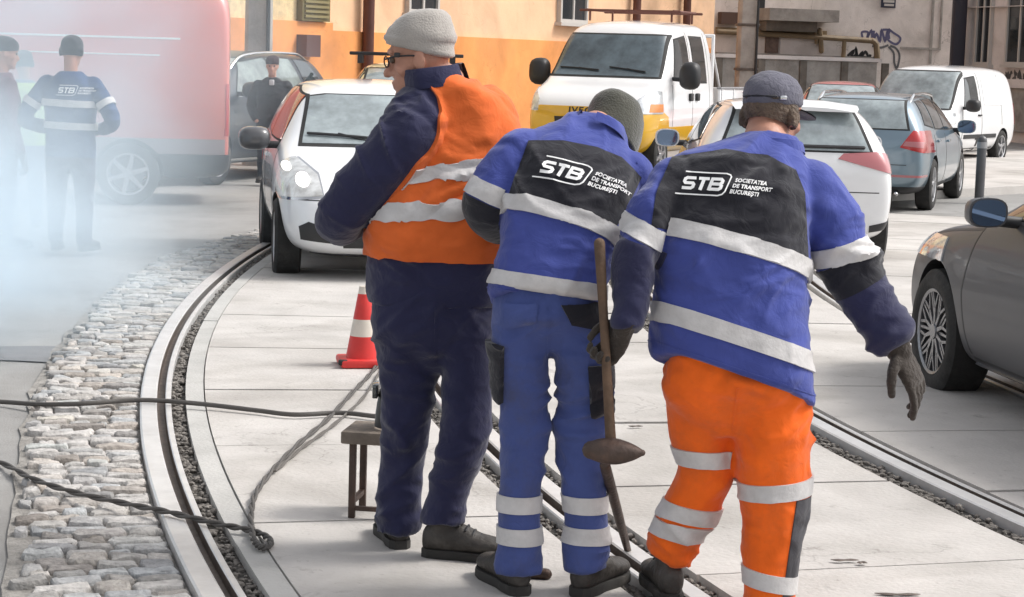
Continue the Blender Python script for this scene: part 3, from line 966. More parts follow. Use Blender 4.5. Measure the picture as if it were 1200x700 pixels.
def poly_planes(poly, axis):
    """convex polygon in the plane normal to axis -> inward planes"""
    c = Vector((sum(p[0] for p in poly) / len(poly), sum(p[1] for p in poly) / len(poly)))
    out = []
    for i in range(len(poly)):
        a = Vector(poly[i]); b = Vector(poly[(i + 1) % len(poly)])
        d = b - a; n = Vector((-d.y, d.x))
        if n.dot(c - a) < 0: n = -n
        n.normalize()
        if axis == 'x': out.append((Vector((0, a.x, a.y)), Vector((0, n.x, n.y))))
        else: out.append((Vector((a.x, 0, a.y)), Vector((n.x, 0, n.y))))
    return out

class Car:
    def __init__(s, name, kind, L, Wd, H, loc, rz, m, label, cat, group, wb=(.18, .81), wr=.31, sub=3, st=None):
        s.L, s.W, s.H = L, Wd, H
        s.root = empty(name, loc, rz, label, cat, group)
        s.wheels = [((t - .5) * L, wr) for t in wb]; s.wr = wr
        raw = car_shell(kind, L, Wd, H, sub, st=st)
        s.raw = raw
        s.bm = cut_arches(raw, s.wheels, wr * 1.14, Wd)
        s.body = link('body', s.bm, [m, M_TRIM], s.root, angle=35, free=False)
        s.m = m
    def part(s, name, bm, m, parent=None, **k):
        return link(name, bm, m, parent or s.root, **k)
    def side(s, name, poly, sx, m, off=.004, nmin=.25, parent=None, raw=False):
        P = [((y - .5) * s.L, z * s.H) for y, z in poly]
        b = patch(s.raw if raw else s.bm, poly_planes(P, 'x'), lambda f: f.normal.x * sx > nmin and f.calc_center_median().x * sx > 0 and f.material_index == 0, off)
        return s.part(name, b, m, parent)
    def end(s, name, poly, front, m, off=.004, nmin=.12, parent=None, yr=None):
        d = -1 if front else 1
        P = [(x * s.W / 2, z * s.H) for x, z in poly]
        def keep(f):
            c = f.calc_center_median()
            t = c.y / s.L + .5
            if f.material_index: return False
            if yr and not (yr[0] < t < yr[1]): return False
            return f.normal.y * d > nmin and (t < .5 if front else t > .5)
        b = patch(s.bm, poly_planes(P, 'y'), keep, off)
        return s.part(name, b, m, parent)
    def top(s, name, polyxy, m, off=.003, parent=None):
        c = [(x * s.W / 2, (y - .5) * s.L) for x, y in polyxy]
        cc = Vector((sum(p[0] for p in c) / len(c), sum(p[1] for p in c) / len(c)))
        pl = []
        for i in range(len(c)):
            a = Vector(c[i]); b = Vector(c[(i + 1) % len(c)]); dd = b - a; n = Vector((-dd.y, dd.x))
            if n.dot(cc - a) < 0: n = -n
            n.normalize(); pl.append((Vector((a.x, a.y, 0)), Vector((n.x, n.y, 0))))
        return s.part(name, patch(s.bm, pl, lambda f: f.normal.z > .3 and f.material_index == 0, off), m, parent)
    def glass(s, kind, poly, where, m=None, grow=.012):
        """a window with its rubber surround below it"""
        c = (sum(p[0] for p in poly) / len(poly), sum(p[1] for p in poly) / len(poly))
        g = [(p[0] + (p[0] - c[0]) * .055, p[1] + (p[1] - c[1]) * .085) for p in poly]
        if where in ('front', 'rear'):
            w = s.end(kind, poly, where == 'front', m or M_GLASS, .007)
            s.end('window_seal', g, where == 'front', M_RUBBER, .003, parent=w)
        else:
            w = s.side(kind, poly, where, m or M_GLASS, .006)
            s.side('window_seal', g, where, M_RUBBER, .002, parent=w)
        return w
    def gap(s, pts, sx, wd=.0022):
        """a shut line: thin dark strip along a side polyline"""
        for a, b in zip(pts, pts[1:]):
            d = Vector((b[0] - a[0], (b[1] - a[1]) * s.H / s.L)); n = Vector((-d.y, d.x)).normalized() * wd
            P = [(a[0] + n.x, a[1] + n.y * s.L / s.H), (b[0] + n.x, b[1] + n.y * s.L / s.H), (b[0] - n.x, b[1] - n.y * s.L / s.H), (a[0] - n.x, a[1] - n.y * s.L / s.H)]
            P = [((y - .5) * s.L, z * s.H) for y, z in P]
            t = patch(s.bm, poly_planes(P, 'x'), lambda f: f.normal.x * sx > .25 and f.calc_center_median().x * sx > 0, .0012)
            main_islands(t, .6)
            s.part('door_seam', t, M_TRIM)
    def wheel(s, i, sx, spokes=5, rim=None, w=.20, style=0, sides=None):
        y, z = s.wheels[i]; r = s.wr
        bm = bmesh.new()
        prof = [(-w / 2 * .86, r * .66), (-w / 2, r * .74), (-w / 2, r * .90), (-w / 2 * .8, r * .985), (0, r), (w / 2 * .8, r * .985), (w / 2, r * .90), (w / 2, r * .74), (w / 2 * .86, r * .66)]
        xo = sx * (s.W / 2 - w / 2 - .012)
        N = 40
        rings = [[Vector((xo + a * sx, y + rr * math.cos(2 * math.pi * k / N), z + rr * math.sin(2 * math.pi * k / N))) for a, rr in prof] for k in range(N)]
        V = [[bm.verts.new(p) for p in rg] for rg in rings]
        for k in range(N):
            a, b = V[k], V[(k + 1) % N]
            for j in range(len(prof) - 1): bm.faces.new((a[j], a[j + 1], b[j + 1], b[j]))
        bmesh.ops.recalc_face_normals(bm, faces=bm.faces[:])
        tyre = s.part('wheel', bm, M_TYRE)
        bm = bmesh.new()
        # rim barrel and dish
        prof = [(w / 2 * .80, r * .69), (w / 2 * .92, r * .675), (w / 2 * .86, r * .63), (w / 2 * .1, r * .60), (-w / 2 * .7, r * .58)]
        V = [[bm.verts.new((xo + a * sx, y + rr * math.cos(2 * math.pi * k / N), z + rr * math.sin(2 * math.pi * k / N))) for a, rr in prof] for k in range(N)]
        for k in range(N):
            a, b = V[k], V[(k + 1) % N]
            for j in range(len(prof) - 1): bm.faces.new((a[j], a[j + 1], b[j + 1], b[j]))
        xf = xo + sx * w / 2 * .72
        for k in range(spokes):
            ang = 2 * math.pi * k / spokes + .3
            def sp(r0, r1, a0, a1, t0, t1, d0=0, d1=0):
                p0 = Vector((xf - sx * d0, y + r0 * math.cos(a0), z + r0 * math.sin(a0)))
                p1 = Vector((xf - sx * d1, y + r1 * math.cos(a1), z + r1 * math.sin(a1)))
                dd = (p1 - p0); q = Vector((1, 0, 0)).cross(dd).normalized()
                X = Vector((sx * .014, 0, 0))
                vs = [bm.verts.new(v) for v in (p0 - q * t0 + X, p0 + q * t0 + X, p1 + q * t1 + X, p1 - q * t1 + X, p0 - q * t0 - X, p0 + q * t0 - X, p1 + q * t1 - X, p1 - q * t1 - X)]
                for f in ((0, 1, 2, 3), (7, 6, 5, 4), (0, 4, 5, 1), (1, 5, 6, 2), (2, 6, 7, 3), (3, 7, 4, 0)): bm.faces.new([vs[i_] for i_ in f])
            if style == 0: sp(r * .08, r * .655, ang, ang, r * .085, r * .055)
            else:
                sp(r * .10, r * .40, ang, ang, r * .035, r * .028)
                sp(r * .38, r * .66, ang, ang + .20, r * .024, r * .02); sp(r * .38, r * .66, ang, ang - .20, r * .024, r * .02)
                sp(r * .10, r * .66, ang + math.pi / spokes, ang + math.pi / spokes, r * .026, r * .018, .012, .0)
        q = bmesh.ops.create_cone(bm, cap_ends=True, segments=20, radius1=r * .15, radius2=r * .12, depth=.04)
        for v in q['verts']: c = v.co; v.co = Vector((xf + c.z * sx, y + c.x, z + c.y))
        bmesh.ops.recalc_face_normals(bm, faces=bm.faces[:])
        s.part('rim', bm, rim or M_RIM, tyre, angle=30)
        bm = bmesh.new()
        q = bmesh.ops.create_cone(bm, cap_ends=True, segments=28, radius1=r * .5, radius2=r * .5, depth=.02)
        for v in q['verts']: c = v.co; v.co = Vector((xo - sx * w * .12 + c.z, y + c.x, z + c.y))
        s.part('brake_disc', bm, mat('brake_steel', (0.10, 0.10, 0.10), 0.4, 0.6), tyre)
        return tyre
    def wheels4(s, **k):
        for i in (0, 1):
            for sx in (-1, 1): s.wheel(i, sx, **k)
    def mirror(s, t, zz, sx, m, size=1.0, out=.10, face=None, tall=1.0):
        y = (t - .5) * s.L; z = zz * s.H; x0 = sx * s.W / 2 * .93
        bm = bmesh.new(); rings = []
        for k, (d, hw, hh) in enumerate([(-.085, .035, .03), (-.07, .085, .062), (-.03, .108, .082), (.03, .115, .088), (.06, .112, .086)]):
            c = Vector((x0 + sx * (out + .10 * size), y + d * size, z))
            rings.append(sellipse(c, Vector((hw * size * 1.05, 0, 0)), Vector((0, 0, hh * size * tall)), 20, 2.9))
        loft(bm, rings); bmesh.ops.recalc_face_normals(bm, faces=bm.faces[:])
        mo = s.part('mirror', bm, m)
        bm = bmesh.new()
        c = Vector((x0 + sx * (out + .10 * size), y + .0615 * size, z))
        vs = [bm.verts.new(p) for p in sellipse(c, Vector((.103 * size, 0, 0)), Vector((0, 0, .077 * size * tall)), 20, 2.9)]
        c2 = [bm.verts.new(v.co + Vector((0, .004, 0))) for v in vs]
        bm.faces.new(c2)
        for k in range(20): bm.faces.new((vs[k], vs[(k + 1) % 20], c2[(k + 1) % 20], c2[k]))
        bmesh.ops.recalc_face_normals(bm, faces=bm.faces[:])
        s.part('mirror_glass', bm, mat('mirror_blue_reflection', (0.22, 0.30, 0.44), 0.04, 1.0), mo)  # blue reflection put into the mirror's own colour
        bm = bmesh.new()
        tube(bm, [Vector((x0 - sx * .04, y + .0, z - .05)), Vector((x0 + sx * (out + .04) * 1.0, y, z - .045 * size))], .024, 8, samples=1, flat=1.2)
        s.part('mirror_arm', bm, M_TRIM, mo)
        return mo
    def handle(s, t, zz, sx, m):
        y = (t - .5) * s.L; z = zz * s.H
        h = BVHTree.FromBMesh(s.bm).ray_cast(Vector((sx * 3, y, z)), Vector((-sx, 0, 0)))
        if h[0] is None: return
        bm = bmesh.new(); box(bm, (h[0].x + sx * .018, y, z), (.022, .17, .03), bevel=.009)
        box(bm, (h[0].x + sx * .004, y - .07, z), (.03, .022, .026)); box(bm, (h[0].x + sx * .004, y + .07, z), (.03, .022, .026))
        s.part('door_handle', bm, m)
    def plate(s, front, zz, x=0.0, blue=True, w=.50):
        d = -1 if front else 1
        h = BVHTree.FromBMesh(s.bm).ray_cast(Vector((x, d * 5, zz * s.H)), Vector((0, -d, 0)))
        if h[0] is None: return
        bm = bmesh.new(); box(bm, (x, h[0].y + d * .016, zz * s.H), (w, .016, .11), bevel=.004)
        p = s.part('number_plate', bm, M_PLATE)
        bm = bmesh.new(); box(bm, (x + (-d) * -w * .455 * 1, h[0].y + d * .026, zz * s.H), (.042, .004, .104))
        s.part('plate_band', bm, M_EU, p)
        bm = bmesh.new(); box(bm, (x, h[0].y + d * .004, zz * s.H), (w + .03, .02, .135), bevel=.004)
        s.part('plate_holder', bm, M_TRIM, p)
    def surf(s, x, y, d=Vector((0, 0, -1))):
        h = BVHTree.FromBMesh(s.bm).ray_cast(Vector((x, y, 4)), d)
        return h[0]
    def wiper(s, x0, x1, t0, t1):
        bm = bmesh.new()
        P = []
        for k in range(5):
            a = k / 4; x = x0 + (x1 - x0) * a; t = t0 + (t1 - t0) * a
            q = s.surf(x * s.W / 2, (t - .5) * s.L)
            if q is not None: P.append(q + Vector((0, -.01, .02)))
        tube(bm, P, .012, 6, samples=2)
        a = s.surf(x0 * s.W / 2 + .02, (t0 - .5) * s.L - .02)
        tube(bm, [a, P[2] + Vector((0, 0, .012))], .009, 6, samples=1)
        s.part('wiper', bm, M_TRIM)
    def rails(s, t0, t1, xx, m, lift=.05):
        for sx in (-1, 1):
            P = []
            for k in range(9):
                t = t0 + (t1 - t0) * k / 8
                q = s.surf(sx * xx * s.W / 2, (t - .5) * s.L)
                P.append(q + Vector((0, 0, lift if 0 < k < 8 else -.01)))
            bm = bmesh.new(); tube(bm, P, .018, 8, samples=3)
            s.part('roof_rail', bm, m)

GP = 'cars standing and passing on the road'
W_WHITE = paint('white_paint', (0.78, 0.78, 0.785))
def heading_from(pf, pr):   # ground points of front and rear -> rz (local front is -Y)
    d = (pf - pr); return math.atan2(d.x, -d.y)

def ordinary_sides(c, fd, rd, seam_a, seam_b, seam_c, hz=.575, hm=None, sides=(-1, 1), glass=None):
    for sx in sides:
        c.glass('side_window', fd, sx, glass); c.glass('side_window', rd, sx, glass)
        c.gap([(seam_a[0], .20), (seam_a[0] - .005, .40), (seam_a[1], .63)], sx)
        c.gap([(seam_b, .17), (seam_b, .645)], sx)
        c.gap([(seam_c - .055, .20), (seam_c - .02, .38), (seam_c, .65)], sx)
        c.gap([(seam_a[0], .185), (seam_c - .06, .185)], sx)
        c.handle(seam_b - .045, hz, sx, hm or c.m); c.handle(seam_c - .055, hz + .015, sx, hm or c.m)

# ---- 1. white hatchback with its front towards us
def swift():
    rz = R(9.5)
    L, Wd, H = 3.70, 1.69, 1.50
    f = gp(333, 324)                                   # front wheel contact, picture-left side
    # local wheel contact: x=-W/2, y=(.19-.5)L  -> solve the root position
    M = Matrix.Rotation(rz, 3, 'Z')
    off = M @ Vector((-Wd / 2 + .1, (.19 - .5) * L, 0))
    c = Car('hatchback_car', 'hatch', L, Wd, H, f - off, rz, W_WHITE, 'white hatchback facing us between the rails behind the worker in the orange vest', 'car', GP, wb=(.19, .83), wr=.30)
    c.glass('windscreen', [(-.72, .665), (.72, .665), (.61, .895), (.45, .908), (-.45, .908), (-.61, .895)], 'front', M_GLASSL)
    c.glass('rear_window', [(-.66, .69), (.66, .69), (.56, .92), (-.56, .92)], 'rear')
    lit = mat('lit_headlamp', (0.42, 0.43, 0.44), .12, .3, coat=1, var=.5, vscale=12)
    bulb = mat('lamp_bulb', (0.9, 0.9, 0.88), .2)
    bulb.node_tree.nodes['Principled BSDF'].inputs['Emission Color'].default_value = (1, .96, .88, 1)
    bulb.node_tree.nodes['Principled BSDF'].inputs['Emission Strength'].default_value = 1.6
    lit.node_tree.nodes['Principled BSDF'].inputs['Emission Color'].default_value = (1, .95, .85, 1)
    lit.node_tree.nodes['Principled BSDF'].inputs['Emission Strength'].default_value = .12
    red = mat('red_reflection_glass', (0.42, 0.075, 0.03), 0.06, spec=.8)  # orange-red reflection and interior put into the side glass colour
    ordinary_sides(c, [(.345, .675), (.445, .90), (.60, .94), (.60, .68)], [(.615, .685), (.615, .94), (.76, .935), (.82, .72)], (.30, .305), .61, .85, hm=W_WHITE, glass=red)
    for sx in (-1, 1):
        hl = c.end('headlight', [(sx * .60, .44), (sx * .95, .42), (sx * .985, .50), (sx * .98, .59), (sx * .86, .635), (sx * .63, .53)], True, lit, .008, nmin=.02, yr=(0, .2))
        for qx, qz, qr in ((.76, .505, .058), (.88, .56, .036)):
            c.end('lamp_bulb', [(sx * (qx + qr * math.cos(a_ * math.pi / 7)), qz + qr * .56 * math.sin(a_ * math.pi / 7)) for a_ in range(14)], True, bulb, .014, nmin=.02, yr=(0, .2), parent=hl)
        c.end('lamp_surround', [(sx * .585, .43), (sx * .96, .405), (sx * 1.0, .49), (sx * 1.0, .60), (sx * .86, .648), (sx * .615, .54)], True, M_CHROME, .003, nmin=.02, yr=(0, .2), parent=hl)
        c.end('fog_lamp_recess', [(sx * .50, .21), (sx * .78, .225), (sx * .80, .29), (sx * .72, .315), (sx * .50, .275)], True, M_TRIM, .004, nmin=.02)
        c.end('taillight', [(sx * .72, .50), (sx * .98, .50), (sx * .97, .68), (sx * .80, .68)], False, M_RED, .006, nmin=.05)
        c.mirror(.345, .68, sx, mat('grey_mirror', (0.07, 0.07, 0.075), 0.3, coat=1), 1.05, .07, tall=1.0)
    c.end('lower_grille', [(-.42, .19), (.42, .19), (.45, .30), (-.45, .30)], True, M_TRIM, .004)
    c.end('upper_grille', [(-.40, .435), (.40, .435), (.46, .475), (-.46, .475)], True, M_TRIM, .004)
    c.end('bumper_seam', [(-.97, .415), (.97, .415), (.97, .42), (-.97, .42)], True, M_TRIM, .0015, nmin=.0)
    c.plate(True, .365)
    c.wheels4(spokes=7)
    c.wiper(-.10, -.66, .285, .30); c.wiper(.55, -.02, .285, .30)
    bm = bmesh.new()
    box(bm, (.0, (.42 - .5) * L, .885 * H), (.20, .02, .06), bevel=.01)
    c.part('rear_view_mirror', bm, M_TRIM)
    c.end('underside_lip', [(-.9, .13), (.9, .13), (.92, .155), (-.92, .155)], True, M_TRIM, .006)
    return c
swift()

# ---- 2. white hatchback with its tail towards us
def i30():
    L, Wd, H = 4.34, 1.79, 1.42
    rz = R(180 - 2)
    M = Matrix.Rotation(rz, 3, 'Z')
    f = gp(1021, 305)
    off = M @ Vector((-Wd / 2 + .1, (.80 - .5) * L, 0))
    # local +x points to picture-left when the car drives away
    c = Car('hatchback_car', 'hatch', L, Wd, H, f - off, rz, W_WHITE, 'white hatchback seen from the rear beyond the capped worker', 'car', GP, wb=(.2, .81), wr=.31)
    c.glass('rear_window', [(-.70, .70), (.70, .70), (.55, .93), (-.55, .93)], 'rear', M_GLASSL)
    c.glass('windscreen', [(-.72, .66), (.72, .66), (.60, .93), (-.60, .93)], 'front')
    ordinary_sides(c, [(.345, .675), (.445, .90), (.60, .94), (.60, .68)], [(.615, .685), (.615, .94), (.78, .93), (.86, .74)], (.30, .305), .61, .85)
    for sx in (-1, 1):
        c.end('taillight', [(sx * .40, .655), (sx * .99, .56), (sx * .99, .66), (sx * .80, .70), (sx * .45, .685)], False, M_REDP, .009, nmin=.02)
        c.end('headlight', [(sx * .62, .475), (sx * .98, .50), (sx * .98, .60), (sx * .64, .55)], True, M_LAMP, .008, nmin=.02, yr=(0, .2))
        c.end('reflector', [(sx * .72, .22), (sx * .92, .24), (sx * .92, .29), (sx * .72, .26)], False, M_TRIM, .005, nmin=.02)
        c.mirror(.345, .68, sx, W_WHITE, 1.0, .06)
    c.end('tailgate_seam', [(-.80, .455), (.80, .455), (.80, .461), (-.80, .461)], False, M_TRIM, .0015, nmin=.0)
    c.end('rear_diffuser', [(-.5, .16), (.5, .16), (.55, .215), (-.55, .215)], False, M_TRIM, .005, nmin=.0)
    c.plate(False, .50)
    c.wheels4(spokes=6)
    bm = bmesh.new(); P = []
    for k in range(5):
        a = k / 4
        h = BVHTree.FromBMesh(c.bm).ray_cast(Vector(((-.02 - .62 * a) * Wd / 2, 5, (.725 - .0 * a) * H)), Vector((0, -1, 0)))
        P.append(h[0] + Vector((0, .018, 0)))
    tube(bm, P, .016, 6, samples=2); c.part('wiper', bm, M_TRIM)
    c.end('badge', [(-.06, .62), (.06, .62), (.06, .66), (-.06, .66)], False, M_CHROME, .006)
    bm = bmesh.new(); rings = []
    for z_, y_, hw in ((.985, .83, .60), (.985, .90, .61), (.965, .945, .60), (.945, .955, .58)):
        rings.append([Vector((x * hw * Wd / 2, (y_ - .5) * L, z_ * H + dz)) for x, dz in ((-1, -.02), (-.5, .012), (0, .018), (.5, .012), (1, -.02), (.5, -.02), (0, -.015), (-.5, -.02))])
    loft(bm, rings); bmesh.ops.recalc_face_normals(bm, faces=bm.faces[:]); c.part('roof_spoiler', bm, W_WHITE)
    return c
i30()

# ---- 3. blue grey estate car
def octavia():
    L, Wd, H = 4.45, 1.72, 1.42
    d = R(19); rz = math.pi - d
    M = Matrix.Rotation(rz, 3, 'Z')
    f = gp(1085, 246)
    off = M @ Vector((-Wd / 2 + .1, (.80 - .5) * L, 0))
    P_ = paint('blue_grey_paint', (0.20, 0.275, 0.33), .5, .3)
    c = Car('estate_car', 'estate', L, Wd, H, f - off, rz, P_, 'blue grey estate car with a red tail lamp beside the bollard', 'car', GP, wb=(.2, .80), wr=.315)
    c.glass('rear_window', [(-.70, .70), (.70, .70), (.58, .93), (-.58, .93)], 'rear', M_GLASSL)
    c.glass('windscreen', [(-.72, .66), (.72, .66), (.60, .93), (-.60, .93)], 'front')
    ordinary_sides(c, [(.33, .675), (.42, .90), (.57, .94), (.57, .68)], [(.585, .685), (.585, .94), (.735, .935), (.755, .70)], (.29, .295), .58, .79)
    for sx in (-1, 1):
        c.glass('quarter_window', [(.775, .705), (.765, .93), (.85, .92), (.90, .74)], sx)
        c.end('taillight', [(sx * .62, .55), (sx * .99, .50), (sx * .99, .685), (sx * .78, .69)], False, M_RED, .009, nmin=.02)
        c.end('lamp_band', [(sx * .66, .565), (sx * .92, .55), (sx * .92, .60), (sx * .69, .60)], False, M_REDP, .013, nmin=.1)
        c.end('headlight', [(sx * .62, .475), (sx * .98, .50), (sx * .98, .60), (sx * .64, .55)], True, M_LAMP, .008, nmin=.02, yr=(0, .2))
        c.mirror(.335, .69, sx, P_, 1.0, .06)
    c.end('bumper_strip', [(-.95, .30), (.95, .30), (.95, .32), (-.95, .32)], False, M_REDP, .004, nmin=.0)
    c.end('rear_skirt', [(-.95, .14), (.95, .14), (.97, .22), (-.97, .22)], False, M_TRIM, .004, nmin=.0)
    c.end('tailgate_seam', [(-.72, .40), (.72, .40), (.72, .406), (-.72, .406)], False, M_TRIM, .0015, nmin=.0)
    c.plate(False, .545)
    c.rails(.40, .88, .64, M_CHROME)
    c.wheels4(spokes=5)
    bm = bmesh.new(); tube(bm, [Vector((-.52, L / 2 - .10, .24)), Vector((-.52, L / 2 + .04, .23))], .03, 10, samples=1); c.part('exhaust', bm, M_CHROME)
octavia()

# ---- 4. dark grey sedan passing on the right
def sedan():
    L, Wd, H = 4.75, 1.86, 1.43
    d = R(-8.0); rz = math.pi - d
    M = Matrix.Rotation(rz, 3, 'Z')
    f = gp(1096, 462)
    off = M @ Vector((Wd / 2 - .06, (.185 - .5) * L, 0))
    P_ = mat('gunmetal_paint', (0.082, 0.082, 0.088), .5, .1, coat=.15, var=.04)
    c = Car('sedan_car', 'sedan', L, Wd, H, f - off, rz, P_, 'dark grey sedan with multi spoke alloys passing along the right edge', 'car', GP, wb=(.185, .795), wr=.335, sub=4)
    c.glass('windscreen', [(-.72, .68), (.72, .68), (.57, .945), (-.57, .945)], 'front')
    c.glass('rear_window', [(-.62, .72), (.62, .72), (.52, .93), (-.52, .93)], 'rear')
    for sx in (-1, 1):
        c.glass('side_window', [(.335, .695), (.44, .90), (.58, .935), (.58, .705)], sx)
        c.glass('side_window', [(.595, .71), (.595, .935), (.68, .925), (.775, .76), (.775, .735)], sx)
        c.gap([(.285, .20), (.275, .42), (.30, .655)], sx, .0016); c.gap([(.585, .17), (.59, .685)], sx, .0016); c.gap([(.285, .185), (.73, .185)], sx, .0016)
        c.gap([(.73, .20), (.765, .38), (.79, .70)], sx, .0016)
        c.gap([(.07, .56), (.20, .615), (.30, .645)], sx, .0014)
        c.handle(.54, .60, sx, M_CHROME); c.handle(.74, .61, sx, M_CHROME)
        c.side('sill_trim', [(.27, .125), (.70, .125), (.70, .165), (.27, .165)], sx, M_CHROME if False else P_, .014)
        c.side('window_trim', [(.325, .675), (.78, .708), (.78, .722), (.325, .688)], sx, M_CHROME, .009)
        c.end('headlight', [(sx * .50, .47), (sx * .98, .50), (sx * .98, .59), (sx * .56, .56)], True, M_LAMP, .008, nmin=.0, yr=(0, .2))
        c.end('taillight', [(sx * .45, .58), (sx * .98, .58), (sx * .97, .68), (sx * .5, .68)], False, M_RED, .008, nmin=.0)
        c.mirror(.385, .725, sx, P_, .82, .07)
    c.end('grille', [(-.38, .30), (.38, .30), (.42, .50), (-.42, .50)], True, M_TRIM, .006)
    c.plate(False, .45)
    c.wheels4(spokes=10, style=1, w=.235, rim=mat('grey_alloy', (0.26, 0.26, 0.27), .35, .8))
sedan()

# ---- 5. white pick-up with a double cab, yellow below
def truck():
    Lc, Wd, H = 3.55, 1.98, 2.36
    rz = R(-21)
    fl = gp(622, 204); M = Matrix.Rotation(rz, 3, 'Z')
    pos = fl - M @ Vector((-Wd / 2 + .15, -Lc / 2 + .1, 0))
    YEL = paint('yellow_paint', (0.72, 0.40, 0.012))
    c = Car('pickup_truck', 'cab', Lc, Wd, H, pos, rz, W_WHITE, 'white double cab pickup truck with a yellow lower front', 'truck', None, wb=(.205, 1.55), wr=.33)
    # yellow belt on the nose and the lower doors
    c.end('bumper', [(-1, .13), (1, .13), (1, .435), (-1, .435)], True, YEL, .006, nmin=-.05, yr=(0, .16))
    for sx in (-1, 1):
        c.side('lower_panel', [(.04, .13), (1.0, .13), (1.0, .315), (.04, .315)], sx, YEL, .005)
        c.side('fender', [(.0, .30), (.30, .30), (.28, .38), (.16, .43), (.0, .43)], sx, YEL, .0045)
        c.glass('side_window', [(.375, .615), (.455, .86), (.615, .885), (.615, .60)], sx)
        c.glass('side_window', [(.68, .60), (.68, .885), (.87, .885), (.87, .60)], sx)
        c.gap([(.345, .18), (.345, .58)], sx); c.gap([(.64, .17), (.64, .92)], sx); c.gap([(.91, .17), (.91, .92)], sx); c.gap([(.345, .18), (.91, .18)], sx)
        for t in (.60, .70):
            y = (t - .5) * Lc
            h = BVHTree.FromBMesh(c.bm).ray_cast(Vector((sx * 3, y, .50 * H)), Vector((-sx, 0, 0)))
            bm = bmesh.new(); box(bm, (h[0].x + sx * .02, y, .50 * H), (.05, .15, .12), bevel=.02); c.part('door_handle', bm, M_TRIM)
        hl = c.end('headlight', [(sx * .74, .40), (sx * 1.0, .40), (sx * 1.0, .53), (sx * .90, .545), (sx * .74, .47)], True, M_LAMP, .012, nmin=-.1, yr=(0, .2))
        c.end('indicator', [(sx * .92, .41), (sx * 1.0, .41), (sx * 1.0, .46), (sx * .92, .46)], True, M_AMBER, .015, nmin=-.1, yr=(0, .2), parent=hl)
        c.mirror(.36, .64, sx, M_TRIM, 1.35, .14, tall=1.75)
    c.glass('windscreen', [(-.84, .625), (.84, .625), (.76, .885), (-.76, .885)], 'front', mat('truck_glass', (0.07, 0.095, 0.11), 0.05, spec=.9, ior=1.6, var=.6, vscale=2.5))  # cloudy reflection mottled into the windscreen colour
    c.glass('rear_window', [(-.6, .66), (.6, .66), (.6, .9), (-.6, .9)], 'rear')
    c.end('grille', [(-.45, .31), (.45, .31), (.47, .37), (-.47, .37)], True, M_TRIM, .012)
    c.end('lower_grille', [(-.6, .18), (.6, .18), (.6, .26), (-.6, .26)], True, M_TRIM, .012)
    # maker's name in dark letters above the grille
    bv = BVHTree.FromBMesh(c.bm)
    t = text_bm('IVECO', .125, .003, 0, 1.15)
    xs_ = [v.co.x for v in t.verts]; mid = (min(xs_) + max(xs_)) / 2
    for v in t.verts: v.co.x = (v.co.x - mid) * 1.25
    project_on(t, bv, Vector((0, -Lc / 2 - .2, .395 * H)), Vector((1, 0, 0)), Vector((0, 0, 1)), Vector((0, 1, 0)), .016, .06)
    face_area_sign(t, Vector((0, 1, 0)))
    c.part('lettering', t, M_TRIM, smooth=False)
    c.wiper(-.12, -.74, .262, .275); c.wiper(.62, .05, .262, .275)
    # loading bed with drop sides
    y0 = Lc / 2 + .08; Lb = 2.35; z0 = .80
    bm = bmesh.new(); box(bm, (0, y0 + Lb / 2, z0 - .07), (Wd * 1.0, Lb, .10), bevel=.01)
    for sx in (-1, 1): box(bm, (sx * .42, y0 + Lb / 2 - .1, z0 - .22), (.10, Lb + .2, .18))
    c.part('bed_floor', bm, M_TRIM)
    for sx in (-1, 1):
        bm = bmesh.new(); box(bm, (sx * (Wd / 2 + .02), y0 + Lb / 2, z0 + .25), (.04, Lb, .50), bevel=.008)
        for k in range(4): box(bm, (sx * (Wd / 2 + .045), y0 + .1 + k * (Lb - .2) / 3, z0 + .25), (.02, .06, .5), bevel=.004)
        sd = c.part('bed_side', bm, W_WHITE, angle=30)
        bm = bmesh.new(); box(bm, (sx * (Wd / 2 + .02), y0 + Lb / 2, z0 + .515), (.08, Lb + .02, .03), bevel=.006)
        c.part('bed_rail', bm, mat('grey_rail', (0.25, 0.25, 0.26), .5), sd)
        bm = bmesh.new(); box(bm, (sx * (Wd / 2 - .05), y0 + Lb + .05, z0 + .24), (.16, .10, .56), bevel=.01)
        c.part('tail_post', bm, M_RED)
    bm = bmesh.new(); box(bm, (0, y0 + Lb, z0 + .25), (Wd, .04, .5), bevel=.008); c.part('tailgate', bm, W_WHITE)
    # head board frame behind the cab
    bm = bmesh.new()
    for sx in (-1, 1): tube(bm, [Vector((sx * .88, y0 - .0, z0)), Vector((sx * .88, y0, 2.14))], .03, 8, samples=1); tube(bm, [Vector((sx * .88, y0, 1.9)), Vector((sx * .88, y0 + .5, z0 + .5))], .022, 8, samples=1)
    tube(bm, [Vector((-.88, y0, 2.14)), Vector((.88, y0, 2.14))], .03, 8, samples=1); tube(bm, [Vector((-.88, y0, 1.5)), Vector((.88, y0, 1.5))], .022, 8, samples=1)
    c.part('head_board', bm, W_WHITE)
    # ladder rack bar on the roof
    bm = bmesh.new()
    for yy in (.25, 1.35):
        for sx in (-1, 1): tube(bm, [Vector((sx * .66, yy, H * .985)), Vector((sx * .66, yy, H + .10))], .018, 6, samples=1)
    for yy in (.20, 1.40): tube(bm, [Vector((-.80, yy, H + .11)), Vector((.80, yy, H + .11))], .022, 6, samples=1)
    for sx in (-.7, .7): tube(bm, [Vector((sx, .20, H + .12)), Vector((sx, 1.4, H + .12))], .02, 6, samples=1)
    c.part('roof_rack', bm, mat('rack_brown', (0.13, 0.045, 0.03), .6))
    c.wheel(0, -1, spokes=6); c.wheel(0, 1, spokes=6); c.wheel(1, -1, spokes=6); c.wheel(1, 1, spokes=6)
    bm = bmesh.new()
